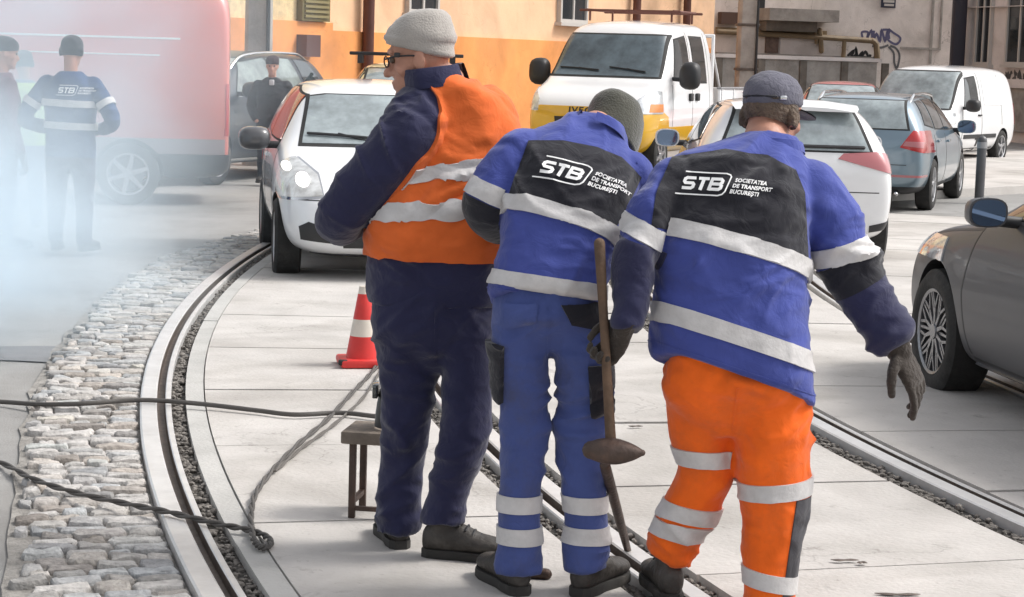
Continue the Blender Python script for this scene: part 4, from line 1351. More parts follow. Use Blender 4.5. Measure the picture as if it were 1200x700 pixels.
    q = c.surf(.0, (.5 - .5) * Lc)
    for i in (1,):
        for sx in (-1, 1):
            y, z = c.wheels[1]
            box(bm, (sx * (Wd / 2 - .12), y, .72), (.28, .9, .03), bevel=.01)
    c.part('mudguard', bm, M_TRIM)
    c.plate(True, .30)
truck()

# ---- 6. small white van
def kangoo():
    L, Wd, H = 4.1, 1.80, 1.82
    rz = R(-32)
    f = gp(1168, 191); M = Matrix.Rotation(rz, 3, 'Z')
    off = M @ Vector((Wd / 2 - .1, (.82 - .5) * L, 0))
    c = Car('panel_van', 'van', L, Wd, H, f - off, rz, W_WHITE, 'small white panel van parked below the pale house', 'van', None, wb=(.19, .82), wr=.31)
    c.glass('windscreen', [(-.84, .565), (.84, .565), (.72, .92), (-.72, .92)], 'front', M_GLASSL)
    for sx in (-1, 1):
        c.glass('side_window', [(.315, .585), (.375, .86), (.50, .88), (.50, .575)], sx)
        c.gap([(.275, .20), (.285, .55)], sx); c.gap([(.53, .15), (.53, .92)], sx); c.gap([(.80, .40), (.80, .92)], sx); c.gap([(.275, .17), (.72, .17)], sx)
        c.handle(.50, .50, sx, M_TRIM); c.mirror(.30, .60, sx, M_TRIM, 1.1, .08, tall=1.2)
        c.end('headlight', [(sx * .62, .42), (sx * .98, .42), (sx * .98, .53), (sx * .70, .50)], True, M_LAMP, .008, nmin=.0, yr=(0, .2))
        c.end('taillight', [(sx * .84, .40), (sx * .99, .40), (sx * .99, .62), (sx * .84, .62)], False, M_RED, .008, nmin=.35)
        c.side('side_panel', [(.57, .60), (.57, .88), (.94, .88), (.94, .60)], sx, W_WHITE, .006)
        c.side('rub_strip', [(.30, .27), (.72, .27), (.72, .31), (.30, .31)], sx, M_TRIM, .012)
    c.glass('rear_window', [(-.7, .60), (.7, .60), (.66, .86), (-.66, .86)], 'rear')
    c.end('grille', [(-.5, .34), (.5, .34), (.5, .40), (-.5, .40)], True, M_TRIM, .006)
    c.end('bumper', [(-.98, .14), (.98, .14), (.98, .29), (-.98, .29)], True, M_TRIM, .006, nmin=.0)
    c.plate(True, .25); c.wheels4(spokes=5)
kangoo()

# ---- 7. red car beyond the estate
def redcar():
    L, Wd, H = 4.0, 1.70, 1.48
    rz = R(-10)
    p = pt(988, 100, 36.0)
    P_ = paint('red_paint', (0.46, 0.05, 0.045))
    c = Car('hatchback_car', 'hatch', L, Wd, H, (p.x, p.y, 0), rz, P_, 'red hatchback half hidden between the white and the blue grey car', 'car', GP, wb=(.19, .81), wr=.30, sub=2)
    c.glass('windscreen', [(-.74, .655), (.74, .655), (.62, .94), (-.62, .94)], 'front', M_GLASSL)
    c.glass('rear_window', [(-.66, .69), (.66, .69), (.56, .92), (-.56, .92)], 'rear')
    ordinary_sides(c, [(.345, .675), (.445, .90), (.60, .94), (.60, .68)], [(.615, .685), (.615, .94), (.78, .93), (.84, .72)], (.30, .305), .61, .85)
    for sx in (-1, 1):
        c.end('headlight', [(sx * .62, .475), (sx * .98, .50), (sx * .98, .60), (sx * .64, .55)], True, M_LAMP, .008, nmin=.02, yr=(0, .2))
        c.mirror(.345, .68, sx, P_, 1.0, .06)
    c.wheels4(spokes=5); c.plate(True, .36)
redcar()

# ---- 8. pale taxi-like car peeping out behind the first worker
def taxi():
    L, Wd, H = 4.2, 1.78, 1.60
    rz = R(3)
    p = pt(476, 90, 29.5)
    P_ = paint('cream_paint', (0.74, 0.62, 0.36))
    c = Car('hatchback_car', 'hatch', L, Wd, H, (p.x, p.y, 0), rz, P_, 'cream coloured car with dark roof bars behind the worker in the orange vest', 'car', GP, wb=(.19, .81), wr=.30, sub=2)
    c.glass('windscreen', [(-.72, .655), (.72, .655), (.60, .93), (-.60, .93)], 'front', M_GLASSL)
    c.glass('rear_window', [(-.66, .69), (.66, .69), (.56, .92), (-.56, .92)], 'rear')
    ordinary_sides(c, [(.345, .675), (.445, .90), (.60, .94), (.60, .68)], [(.615, .685), (.615, .94), (.78, .93), (.84, .72)], (.30, .305), .61, .85)
    for sx in (-1, 1):
        c.end('headlight', [(sx * .62, .475), (sx * .98, .50), (sx * .98, .60), (sx * .64, .55)], True, M_LAMP, .008, nmin=.02, yr=(0, .2))
        c.mirror(.345, .68, sx, P_, 1.0, .06)
    bm = bmesh.new()
    for t in (.46, .66):
        y = (t - .5) * L
        box(bm, (0, y, H + .10), (1.62, .07, .05), bevel=.012)
        for sx in (-.66, .66): box(bm, (sx, y, H + .03), (.07, .07, .14))
    c.part('roof_bar', bm, M_TRIM)
    c.wheels4(spokes=5); c.plate(True, .36)
taxi()

# ---- 9. dark car on the left, flank towards us
def suv():
    L, Wd, H = 4.50, 1.84, 1.70
    rz = R(-20)
    p = pt(244, 120, 27.3)
    P_ = mat('black_blue_paint', (0.014, 0.018, 0.028), .35, .0, coat=.25, var=.05)
    c = Car('estate_car', 'estate', L, Wd, H, (p.x, p.y, 0), rz, P_, 'dark estate car with roof rails parked behind the man in the black jacket', 'car', GP, wb=(.2, .80), wr=.33)
    c.glass('windscreen', [(-.72, .66), (.72, .66), (.60, .93), (-.60, .93)], 'front', M_GLASSL)
    c.glass('rear_window', [(-.70, .70), (.70, .70), (.58, .93), (-.58, .93)], 'rear')
    pale = mat('painted_reflection_glass', (0.16, 0.19, 0.18), .05, spec=.9, ior=1.6, var=.7, vscale=3)  # patchy reflection painted into the side window colour
    ordinary_sides(c, [(.33, .675), (.42, .90), (.57, .94), (.57, .68)], [(.585, .685), (.585, .94), (.735, .935), (.755, .70)], (.29, .295), .58, .79, glass=pale)
    for sx in (-1, 1):
        c.glass('quarter_window', [(.775, .705), (.765, .93), (.85, .92), (.90, .74)], sx)
        c.side('window_trim', [(.32, .645), (.90, .675), (.90, .692), (.32, .662)], sx, M_CHROME, .011)
        c.side('sill_trim', [(.27, .15), (.72, .15), (.72, .19), (.27, .19)], sx, M_CHROME, .014)
        c.end('headlight', [(sx * .62, .475), (sx * .98, .50), (sx * .98, .60), (sx * .64, .55)], True, M_LAMP, .008, nmin=.02, yr=(0, .2))
        c.end('taillight', [(sx * .62, .55), (sx * .99, .50), (sx * .99, .685), (sx * .78, .69)], False, M_RED, .009, nmin=.02)
        c.mirror(.335, .70, sx, P_, 1.25, .07)
    c.rails(.36, .88, .66, M_CHROME, .06); c.plate(True, .36)
    c.wheels4(spokes=5)
suv()

# ---- 10. big orange red van in the smoke
def bigvan():
    L, Wd, H = 5.4, 2.0, 2.55
    p_r = gp(150, 240)          # rear wheel contact on our side
    rz = R(-82)
    M = Matrix.Rotation(rz, 3, 'Z')
    off = M @ Vector((Wd / 2 - .1, (.80 - .5) * L, 0))
    P_ = paint('signal_red_paint', (0.62, 0.15, 0.115))
    c = Car('delivery_van', 'van', L, Wd, H, p_r - off, rz, P_, 'tall red orange van standing broadside behind the smoke', 'van', None, wb=(.17, .80), wr=.335)
    grey = mat('grey_lower_side', (0.30, 0.24, 0.24), .6)  # greyer tone for the lower part of the van's sides
    for sx in (-1, 1):
        c.glass('side_window', [(.315, .585), (.375, .86), (.47, .88), (.47, .575)], sx)
        c.side('lower_panel', [(.05, .11), (.99, .11), (.99, .285), (.05, .285)], sx, grey, .006)
        c.side('stripe', [(.55, .70), (.90, .70), (.90, .708), (.55, .708)], sx, M_PLATE, .006)
        c.side('stripe', [(.55, .63), (.86, .63), (.86, .636), (.55, .636)], sx, M_PLATE, .006)
        c.gap([(.49, .12), (.49, .93)], sx); c.gap([(.275, .20), (.285, .55)], sx)
        c.end('taillight', [(sx * .84, .30), (sx * .99, .30), (sx * .99, .52), (sx * .84, .52)], False, M_RED, .008, nmin=.35)
        c.end('headlight', [(sx * .62, .40), (sx * .98, .40), (sx * .98, .50), (sx * .70, .48)], True, M_LAMP, .008, nmin=.0, yr=(0, .2))
        c.mirror(.30, .60, sx, M_TRIM, 1.3, .1, tall=1.5)
    c.glass('windscreen', [(-.84, .565), (.84, .565), (.72, .92), (-.72, .92)], 'front')
    c.end('rear_bumper', [(-.98, .12), (.98, .12), (.98, .22), (-.98, .22)], False, M_TRIM, .02, nmin=.0)
    c.wheels4(spokes=6)
bigvan()
# ------------------------------------------------------------------ people
M_SKIN = mat('skin', (0.46, 0.235, 0.165), 0.5, var=.10, vscale=14, bump=.08, bscale=120, spec=.4, dirt=(0.42, 0.15, 0.11), dscale=9, damt=.35)
def cloth(name, col, rough=0.85, bump=.42, bscale=17, var=.10, dirt=None, damt=.35, dscale=2.4, sheen=.15, ridge=1.0):
    return mat(name, col, rough, bump=bump, bscale=bscale, var=var, vscale=7, dirt=dirt or tuple(c * .55 for c in col), dscale=dscale, damt=damt, spec=.25, sheen=sheen, distort=.7, ridge=ridge)
M_NAVY = cloth('navy_cloth', (0.021, 0.022, 0.062), sheen=.25)
M_BLUE = cloth('blue_cloth', (0.052, 0.072, 0.29), sheen=.2)
M_BLUE2 = cloth('blue_trouser_cloth', (0.058, 0.084, 0.25), dirt=(0.055, 0.055, 0.085), damt=.8, dscale=3.5, sheen=.2)
M_BLACK = cloth('black_cloth', (0.0135, 0.0135, 0.02), sheen=.25)
M_ORANGE = cloth('orange_vest_cloth', (0.72, 0.14, 0.028), bump=.28, bscale=18, damt=.22)
M_ORANGE2 = cloth('orange_trouser_cloth', (0.85, 0.135, 0.010), bump=.3, bscale=18, dirt=(0.36, 0.085, 0.03), damt=.6, dscale=3.2)
M_REFL = mat('reflective_tape', (0.56, 0.545, 0.54), 0.6, 0.0, bump=.12, bscale=90, var=.10, vscale=18, dirt=(0.36, 0.34, 0.33), dscale=6, damt=.5)
M_CHAR = cloth('charcoal_cloth', (0.06, 0.058, 0.066))
M_BEAN = mat('grey_knit', (0.38, 0.35, 0.32), 0.95, bump=.3, bscale=160, var=.10, vscale=9, sheen=.4)
M_OLIV = mat('olive_knit', (0.055, 0.054, 0.039), 0.95, bump=.3, bscale=150, var=.22, vscale=16, sheen=.4)
M_CAP = cloth('cap_cloth', (0.12, 0.118, 0.15), bscale=60)
M_HAIR = mat('brown_hair', (0.12, 0.083, 0.058), 0.7, bump=.8, bscale=90, var=.4, vscale=30)
M_BOOT = mat('boot_leather', (0.035, 0.03, 0.026), 0.6, bump=.3, bscale=40, var=.3, vscale=10, dirt=(0.14, 0.125, 0.11), dscale=7, damt=.6)
M_SOLE = mat('boot_sole', (0.03, 0.028, 0.026), 0.8, var=.3, dirt=(0.15, 0.135, 0.12), dscale=8, damt=.6)
M_GLOVE = cloth('work_glove', (0.045, 0.036, 0.03), bump=.5, bscale=60)
M_INK = mat('white_print', (0.80, 0.80, 0.80), 0.6)

def crest(q): return (1 - abs(noise.noise(q))) ** 4
def fold(x, s_, y, freq, sv, p):
    c1 = crest(Vector((x * 3.0, (s_ + .75 * x) * freq, y * 3.0)) + sv)
    c2 = crest(Vector((x * 3.0, (s_ - .75 * x) * freq, y * 3.0)) + sv * 2)
    c3 = crest(Vector((x * 6, s_ * freq * 2.1, y * 6)) + sv * 3)
    c4 = crest(Vector((x * 9 + s_ * 5, s_ * freq * 2.6 - x * 12, y * 9)) + sv * 4)
    mm = noise.noise(p * 3.2 + sv * 2)
    g = max(0, .55 + 1.1 * noise.noise(p * 3.6 + sv * 4)); g2 = max(0, .3 + 1.2 * noise.noise(p * 4.1 - sv))
    return g * (1.25 * (c1 * max(0, min(1, .5 + 1.6 * mm)) + c2 * max(0, min(1, .5 - 1.6 * mm))) + .42 * c3) + g2 * .28 * c4 - .4 + .4 * noise.noise(p * 4.5 + sv)
def wrinkle(bm, along_of, amp_of, freq=9.0, seed=0.0):
    """cloth folds: narrow crests running round and diagonally across trunk and limbs, pushed out along the normals"""
    bm.normal_update()
    nn = [v.normal.copy() for v in bm.verts]
    c0 = sum((v.co for v in bm.verts), Vector()) / len(bm.verts)
    for v, n in zip(bm.verts, nn):
        p = v.co - c0; s_, k, w_ = along_of(v.co); A = amp_of(v.co)
        sv = Vector((seed, seed * .7, 1.7))
        w1 = noise.noise(p * 4 + sv) * .10; w2 = noise.noise(p * 4 + sv + Vector((7, 1, 0))) * .10
        d = 0
        if w_ < 1: d += (1 - w_) * fold(p.x + w2, p.z + w1, p.y, freq, sv, p)
        if w_ > 0: d += w_ * fold(p.x + w2, s_ + w1, p.y, freq * 1.1, sv + Vector((3.1 * k, 1, 2)), p)
        v.co = v.co + n * (A * max(-.7, min(1.1, d)))
    bmesh.ops.smooth_vert(bm, verts=bm.verts[:], factor=.3, use_axis_x=True, use_axis_y=True, use_axis_z=True)
    bm.normal_update()

class Limb:
    """a tapered chain of joints; knows the nearest point, its axis and how far along it is"""
    def __init__(s, pts, rs): s.p = [Vector(q) for q in pts]; s.r = list(rs)
    def near(s, p, stop=False):
        best = (9e9, None, 0)
        last = len(s.p) - 2
        for i in range(len(s.p) - 1):
            a, b = s.p[i], s.p[i + 1]; d = b - a; L2 = d.length_squared
            t0 = (p - a).dot(d) / L2
            t = max(0, min(1, t0)); q = a + d * t
            dist = (p - q).length / (s.r[i] + (s.r[i + 1] - s.r[i]) * t)
            if stop and (i == last and t0 > 1 or i == 0 and t0 < 0): dist += (abs(t0 - t) * math.sqrt(L2)) / .05
            if dist < best[0]: best = (dist, d.normalized(), i + t)
        return best

def head_into(bm, c, F, U, k=1.0):
    """a head: lofted skull and jaw with nose, lips, brow and ears; c is the middle, F the gaze, U the crown"""
    Rr = F.cross(U).normalized(); U = Rr.cross(F).normalized()
    S = [(-.121, .066, .012, .026), (-.112, .083, .002, .040), (-.095, .090, -.022, .051), (-.075, .090, -.048, .058), (-.05, .090, -.066, .063), (-.02, .089, -.084, .069),
         (.008, .083, -.096, .074), (.035, .091, -.100, .0765), (.062, .087, -.099, .0755), (.085, .074, -.089, .068), (.103, .054, -.07, .054), (.115, .028, -.044, .034), (.119, .006, -.02, .014)]
    rings = []
    for z, f, b, w_ in S:
        cc = c + (U * z + F * ((f + b) / 2)) * k
        rings.append(sellipse(cc, Rr * w_ * k, F * ((f - b) / 2 * k), 24, 2.2))
    loft(bm, rings)
    def P(f, z, x=0): return c + (F * f + U * z + Rr * x) * k
    tube(bm, [P(.086, .022), P(.100, -.008), P(.113, -.031)], [.009 * k, .012 * k, .0155 * k], 10, samples=3)
    for x in (-.011, .011): tube(bm, [P(.098, -.033, x), P(.090, -.036, x * 1.5)], .009 * k, 8, samples=2)
    tube(bm, [P(.086, -.066, -.022), P(.096, -.062), P(.086, -.066, .022)], .0075 * k, 8, samples=3)
    tube(bm, [P(.084, -.077, -.018), P(.093, -.077), P(.084, -.077, .018)], .0085 * k, 8, samples=3)
    tube(bm, [P(.078, -.108, -.012), P(.084, -.107), P(.078, -.108, .012)], .016 * k, 8, samples=3)
    tube(bm, [P(.078, .033, -.052), P(.094, .036, -.02), P(.094, .036, .02), P(.078, .033, .052)], .009 * k, 8, samples=3)
    for x in (-1, 1):
        tube(bm, [P(.056, -.018, x * .052), P(.048, -.030, x * .058)], .018 * k, 8, samples=2)
        cc = P(-.012, -.006, x * .079)
        ring = []
        e = [sellipse(cc + Rr * (x * dx * k) - F * (.004 * k * i_), F * (.021 * k * s_), U * (.034 * k * s_), 14, 2) for i_, (dx, s_) in enumerate(((-.016, .7), (-.002, .95), (.006, 1.0), (.009, .6)))]
        loft(bm, e)
    return Rr, U

def hand_into(bm, W_, D, Nn_, side=1, curl=20, k=1.0, spread=1.0, fcurl=None):
    """palm, four unequal bent fingers and a thumb; W_ wrist, D towards the fingers, Nn_ out of the palm, side the thumb side along D x N"""
    D = D.normalized(); Nn_ = (Nn_ - D * Nn_.dot(D)).normalized(); X = D.cross(Nn_) * side
    loft(bm, [sellipse(W_ + D * (t * k), X * (w_ * k), Nn_ * (h * k), 16, 2.5) for t, w_, h in ((-.03, .030, .024), (0, .030, .022), (.03, .039, .021), (.065, .045, .019), (.095, .043, .016), (.104, .036, .012))])
    for i, (x, L_, r) in enumerate(((.033, .074, .0115), (.0115, .083, .0118), (-.0105, .077, .0113), (-.031, .060, .0102))):
        p = W_ + D * (.085 * k) + X * (x * k); d = (D + X * (x * 1.6 * spread)).normalized()
        a0 = R(fcurl[i] if fcurl else curl + i * 3)
        pts = [p, p + d * .02 * k]; rr = [r * k, r * k]; cur = pts[-1]; ang = 0
        for seg, f in ((.42, .8), (.32, 1.1), (.26, .8)):
            ang += a0 * f
            cur = cur + (d * math.cos(ang) + Nn_ * math.sin(ang)) * (L_ * seg * k); pts.append(cur); rr.append(r * k * (.95 if seg > .3 else .82))
        tube(bm, pts, rr, 8, samples=3)
    p = W_ + D * (.022 * k) + X * (.030 * k)
    c2 = R(curl)
    q1 = p + (X * .8 + D * .6 + Nn_ * .25).normalized() * .036 * k
    q2 = q1 + (X * (.45 - .4 * math.sin(c2)) + D * .85 + Nn_ * (.25 + .5 * math.sin(c2))).normalized() * .034 * k
    q3 = q2 + (X * (.2 - .7 * math.sin(c2)) + D * .9 + Nn_ * (.3 + .5 * math.sin(c2))).normalized() * .027 * k
    tube(bm, [p, q1, q2, q3], [.016 * k, .0145 * k, .0125 * k, .0105 * k], 9, samples=3)

def boot(root, ankle, toe_dir, size=.29, ground=None, pitch=0.0, shaft=.14, up=None, name='boot', ms=None):
    """work boot: sole slab, rounded upper, padded collar, laces"""
    t = Vector(toe_dir); t.z = 0; t.normalize(); U = Vector((0, 0, 1)); X = t.cross(U)
    if pitch:
        Rm = Matrix.Rotation(-pitch, 3, X); t = Rm @ t; U = Rm @ U
    g = ground if ground is not None else 0.045
    heel = ankle - t * .056
    base = heel - U * (.105)
    if not pitch: base.z = g
    k = size / .29
    def P(f, h, x): return base + t * (f * k) + U * (h * k) + X * (x * k)
    bm = bmesh.new()
    # along the foot: (f, centre height, half height, half width)
    loft(bm, [[P(f, h + hh * math.sin(a), w_ * math.cos(a)) for a in [2 * math.pi * i / 18 for i in range(18)]] for f, h, hh, w_ in
              ((-.008, .055, .025, .018), (.0, .058, .040, .030), (.02, .062, .050, .038), (.06, .066, .056, .041), (.10, .066, .054, .041), (.14, .060, .046, .044), (.18, .052, .034, .049), (.22, .048, .030, .050), (.255, .045, .027, .044), (.278, .042, .021, .030), (.288, .040, .010, .014))])
    loft(bm, [sellipse(P(.062, h, 0), X * (w_ * k), t * (d * k), 18, 2.2) for h, w_, d in ((.05, .040, .055), (.09, .039, .048), (.115, .040, .046), (.13, .042, .047), (.138, .040, .045))])
    nb = remesh(bm, .007, 4)
    b = wlink(name, nb, ms or M_BOOT, root)
    bm = bmesh.new()
    out = [(0.0 - .008, .020), (.012, .036), (.06, .042), (.11, .039), (.16, .047), (.21, .053), (.25, .047), (.278, .030), (.292, .010)]
    ol = [(f, w_) for f, w_ in out] + [(f, -w_) for f, w_ in out[::-1]]
    rings = []
    for h, gsc in ((0.0, .97), (.004, 1.0), (.022, 1.0), (.028, .97)):
        rings.append([P(f if h > .001 or not (.11 < f < .16) else f, h, w_ * gsc) for f, w_ in ol])
    loft(bm, rings); bmesh.ops.recalc_face_normals(bm, faces=bm.faces[:])
    wlink('sole', bm, M_SOLE, b, angle=30)
    bm = bmesh.new()
    for i in range(4):
        f = .115 + i * .022; h = .122 - i * .013
        tube(bm, [P(f, h - .012, -.028), P(f + .004, h, 0), P(f, h - .012, .028)], .004 * k, 6, samples=3)
    wlink('laces', bm, M_TRIM, b)
    return b

def ring_sections(secs, n_per=3):
    """interpolate torso sections [(c, w, d)] and return sellipse rings"""
    flat = [tuple(c) + tuple(w_) + tuple(d) for c, w_, d in secs]
    out = catmull(flat, n_per)
    return [sellipse(Vector(o[0:3]), Vector(o[3:6]), Vector(o[6:9]), 32, 2.5) for o in out]

class Person:
    def __init__(s, root, torso, arms, legs, pelvis, head, vox=.0078, hands=None):
        """torso/pelvis: sections (centre, half width vec, half depth vec) of the clothed figure; arms/legs: (points, radii); head: (centre, F, U, k)"""
        s.root, s.torso, s.pelvis, s.headp = root, torso, pelvis, head
        s.arms = [Limb(*a) for a in arms]; s.legs = [Limb(*l) for l in legs]
        s.vox = vox
        sp = [t[0] for t in torso]
        s.spine = Limb(sp, [t[1].length for t in torso])
    def body(s, hands=None, neck=.058, vox=.0075):
        bm = bmesh.new()
        loft(bm, ring_sections([(c, w_ * .80, d * .78) for c, w_, d in s.torso[:-1]], 2))
        loft(bm, ring_sections([(c, w_ * .70, d * .68) for c, w_, d in s.pelvis[:-2]], 2))
        for l in s.arms: tube(bm, l.p, [r * .66 for r in l.r], 14)
        for l in s.legs: tube(bm, l.p[:-1], [r * .64 for r in l.r[:-1]], 14)
        c, F, U, k = s.headp
        Rr, U2 = head_into(bm, c, F, U, k)
        base = s.torso[-1][0] - (s.torso[-1][0] - s.torso[-2][0]) * .5
        tube(bm, [base, s.torso[-1][0] * .5 + (c - U2 * .1 * k - F * .02 * k) * .5, c - U2 * .06 * k - F * .030 * k], [neck * 1.02 * k, neck * k, neck * k], 16)
        for h in hands or []: hand_into(bm, **h)
        nb = remesh(bm, vox, 2, .4)
        s.bodybm = nb
        s.bodyo = wlink('body', nb, M_SKIN, s.root, free=False)
        for x in (-.031, .031):
            bm = bmesh.new()
            e = bmesh.ops.create_uvsphere(bm, u_segments=12, v_segments=8, radius=.0115 * k)
            for v in e['verts']: v.co += c + F * .082 * k + U2 * .008 * k + Rr * x * k
            wlink('eye', bm, mat('eye_dark', (0.10, 0.07, 0.05), .2), s.bodyo)
        s.HF, s.HU, s.HR = F, U2, Rr
        return s.bodyo
    def jacket(s, m, amp=.010, seed=1.0, collar=None, name='jacket', elbow_boost=1.2, arms=True, sm=7, hemflare=0.0):
        bm = bmesh.new()
        loft(bm, ring_sections(s.torso, 3))
        if arms:
            for l in s.arms: tube(bm, l.p, l.r, 18, end_cap=False)
        nb = remesh(bm, s.vox, sm)
        axis, amp_of = s._fields(s.arms if arms else [], s.spine, amp, elbow_boost)
        wrinkle(nb, axis, amp_of, seed=seed)
        s._tag(nb, s.arms if arms else [], s.spine)
        s.jbm = nb
        s.jo = wlink(name, nb, m, s.root, free=False)
        return s.jo
    def trousers(s, m, amp=.010, seed=5.0, name='trousers'):
        bm = bmesh.new()
        loft(bm, ring_sections(s.pelvis, 3))
        for l in s.legs: tube(bm, l.p, l.r, 18, end_cap=False)
        nb = remesh(bm, s.vox, 9, .6)
        sp = s.psp = Limb([q[0] for q in s.pelvis], [q[1].length for q in s.pelvis])
        axis, amp_of = s._fields(s.legs, sp, amp, 1.0, False)
        wrinkle(nb, axis, amp_of, seed=seed, freq=8)
        s._tag(nb, s.legs, sp)
        s.tbm = nb
        s.to = wlink(name, nb, m, s.root, free=False)
        return s.to
    def _fields(s, limbs, spine, amp, boost, bend=True):
        def who(p):
            best = spine.near(p, True); k = -1
            for i, l in enumerate(limbs):
                q = l.near(p)
                if q[0] < best[0]: best = q; k = i
            return best, k
        def arc(l, t):
            i = min(int(t), len(l.p) - 2); s_ = sum((l.p[j + 1] - l.p[j]).length for j in range(i))
            return s_ + (l.p[i + 1] - l.p[i]).length * (t - i)
        def axis(p):
            if not bend: return 0, 0, 0
            dt = spine.near(p, True)[0]; best = None
            for i, l in enumerate(limbs):
                q = l.near(p)
                if best is None or q[0] < best[0][0]: best = (q, i)
            if best is None: return 0, 0, 0
            w_ = max(0, min(1, .5 + (dt - best[0][0]) * 1.6))
            return arc(limbs[best[1]], best[0][2]), best[1] + 1, w_
        def amp_of(p):
            b, k = who(p)
            if k < 0: return amp * .75
            e = len(limbs[k].p) - 1
            return amp * (.62 + boost * .22 * math.exp(-((b[2] - 1.5) / .8) ** 2) + .25 * math.exp(-((b[2] - e) / .9) ** 2))
        return axis, amp_of
    def _tag(s, bm, limbs, spine):
        lay = bm.faces.layers.int.new('limb')
        for f in bm.faces:
            c = f.calc_center_median(); b = spine.near(c, True)[0]; k = 0
            for i, l in enumerate(limbs):
                q = l.near(c)[0]
                if q < b: b = q; k = i + 1
            f[lay] = k
    def limb_field(s, which, limb, bias=0.0):
        """signed field: positive where the garment belongs to the given limbs (0 is the trunk)"""
        limbs = s.arms if which is s.jbm else s.legs
        sp = s.spine if which is s.jbm else s.psp
        def field(v):
            p = v.co
            D = [sp.near(p, True)[0]] + [l.near(p)[0] for l in limbs]
            inn = min(D[i] for i in range(len(D)) if i in limb)
            out = [D[i] for i in range(len(D)) if i not in limb]
            return (min(out) - inn + bias) if out else 1.0
        return field
    def panel(s, name, bm, parent, m, planes, limb=None, off=.005, facing=None, bias=0.0, ymax=None):
        def keep(f):
            c = f.calc_center_median()
            if ymax is not None and c.y > ymax: return False
            for co, no in planes:
                if (c - co).dot(no) < -.05: return False
            return True
        nmin = facing
        fl = None
        base = s.limb_field(bm, limb, bias) if limb is not None and len(limb) < 3 else None
        if base or facing:
            def fl(v):
                g = base(v) if base else 1.0
                if facing: g = min(g, v.normal.dot(facing[0]) - facing[1])
                return g
        b = main_islands(patch(bm, planes, keep, off, field=fl))
        if not b.faces: b.free(); print('empty panel', name); return None
        return wlink(name, b, m, parent)

def armhole_seam(p, m, jo):
    for k in range(len(p.arms)):
        g = p.limb_field(p.jbm, (k + 1,))
        b = patch(p.jbm, [], None, .0025, field=lambda v: .030 - abs(g(v) + .02))
        main_islands(b, .5)
        if b.faces: wlink('seam', b, m, jo)

def trouser_seams(p, J, m, x, y0, y1, legs_x=()):
    """raised stitched seam down the seat"""
    pl = band(J(x, (y0 + y1) / 2, -.1), Vector((1, 0, 0)), .007) + [(J(x, y1, -.1), Vector((0, 0, 1))), (J(x, y0, -.1), Vector((0, 0, -1)))]
    b = main_islands(patch(p.tbm, pl, None, .0022, field=lambda v: -v.normal.y - .05), .5)
    if b.faces: wlink('seam', b, m, p.to)
def hem_seam(p, J, m, x, y, slope, lean, parent):
    b = main_islands(patch(p.jbm, band(J(x, y, -.1), tilted(None, slope, lean), .005), None, .0022), .4)
    if b.faces: wlink('seam', b, m, parent)

def band(c, axis, h):
    a = axis.normalized(); return [(c - a * h / 2, a), (c + a * h / 2, -a)]

def tilted(P3, slope, lean):
    """upward axis of a garment ring: picture slope of its edge, lean of the body away from us"""
    a = math.atan(slope)
    up = Vector((math.sin(a), 0, math.cos(a)))        # slope>0 falls to the right
    ax = up * math.cos(lean) + Vector((0, 1, 0)) * math.sin(lean)
    return ax.normalized()

def screen_halfplanes(poly, Y):
    """sides of a convex picture polygon as planes running along the body's own facing direction (away from us)"""
    P = [pt(x, y, Y) for x, y in poly]
    c = sum(P, Vector()) / len(P)
    fwd = Vector((c.x, c.y, 0)).normalized()
    out = []
    for i in range(len(P)):
        a, b = P[i], P[(i + 1) % len(P)]
        n = (b - a).cross(fwd).normalized()
        if n.dot(c - a) < 0: n = -n
        out.append((a, n))
    return out, fwd

def company_logo(k=1.0):
    """white transport company mark: slanted S T B inside an open rounded bracket, small three line name after it"""
    bm = bmesh.new()
    sh = .28
    def sk(P, x0, y0, sx, sy): return [((x0 + x * sx + sh * y * sy), y0 + y * sy) for x, y in P]
    w_ = .017
    h = .062
    ribbon(bm, sk([(1, .97), (.18, .97), (.02, .85), (.02, .62), (.15, .5), (.85, .5), (.98, .38), (.98, .15), (.82, .03), (0, .03)], -.120, -h / 2, .056, h), w_)
    ribbon(bm, sk([(0, .97), (1, .97)], -.050, -h / 2, .056, h), w_)
    ribbon(bm, sk([(.5, .86), (.5, -.1)], -.050, -h / 2, .056, h), w_ * 1.05)
    ribbon(bm, sk([(.0, -.1), (.0, .97), (.80, .97), (.96, .85), (.96, .64), (.82, .51), (.0, .51)], .022, -h / 2, .058, h), w_)
    ribbon(bm, sk([(.0, .03), (.84, .03), (1.0, .16), (1.0, .38), (.84, .51)], .022, -h / 2, .058, h), w_)
    ribbon(bm, sk([(-.02, 1.52), (.86, 1.52), (.95, 1.44), (.985, 1.28), (.97, -.12), (.93, -.38), (.84, -.52), (-.06, -.52)], -.128, -h / 2, .245, h), .0075)
    for i, ln in enumerate(('SOCIETATEA', 'DE TRANSPORT', 'BUCUREȘTI')):
        t = text_bm(ln, .030, .0012, .25, 1.06)
        for v in t.verts: v.co.x = v.co.x * .92 + .155 - .012 * i; v.co.y = v.co.y + .022 - .033 * i
        me = bpy.data.meshes.new('t'); t.to_mesh(me); bm.from_mesh(me); bpy.data.meshes.remove(me); t.free()
    for v in bm.verts: v.co *= k
    return bm

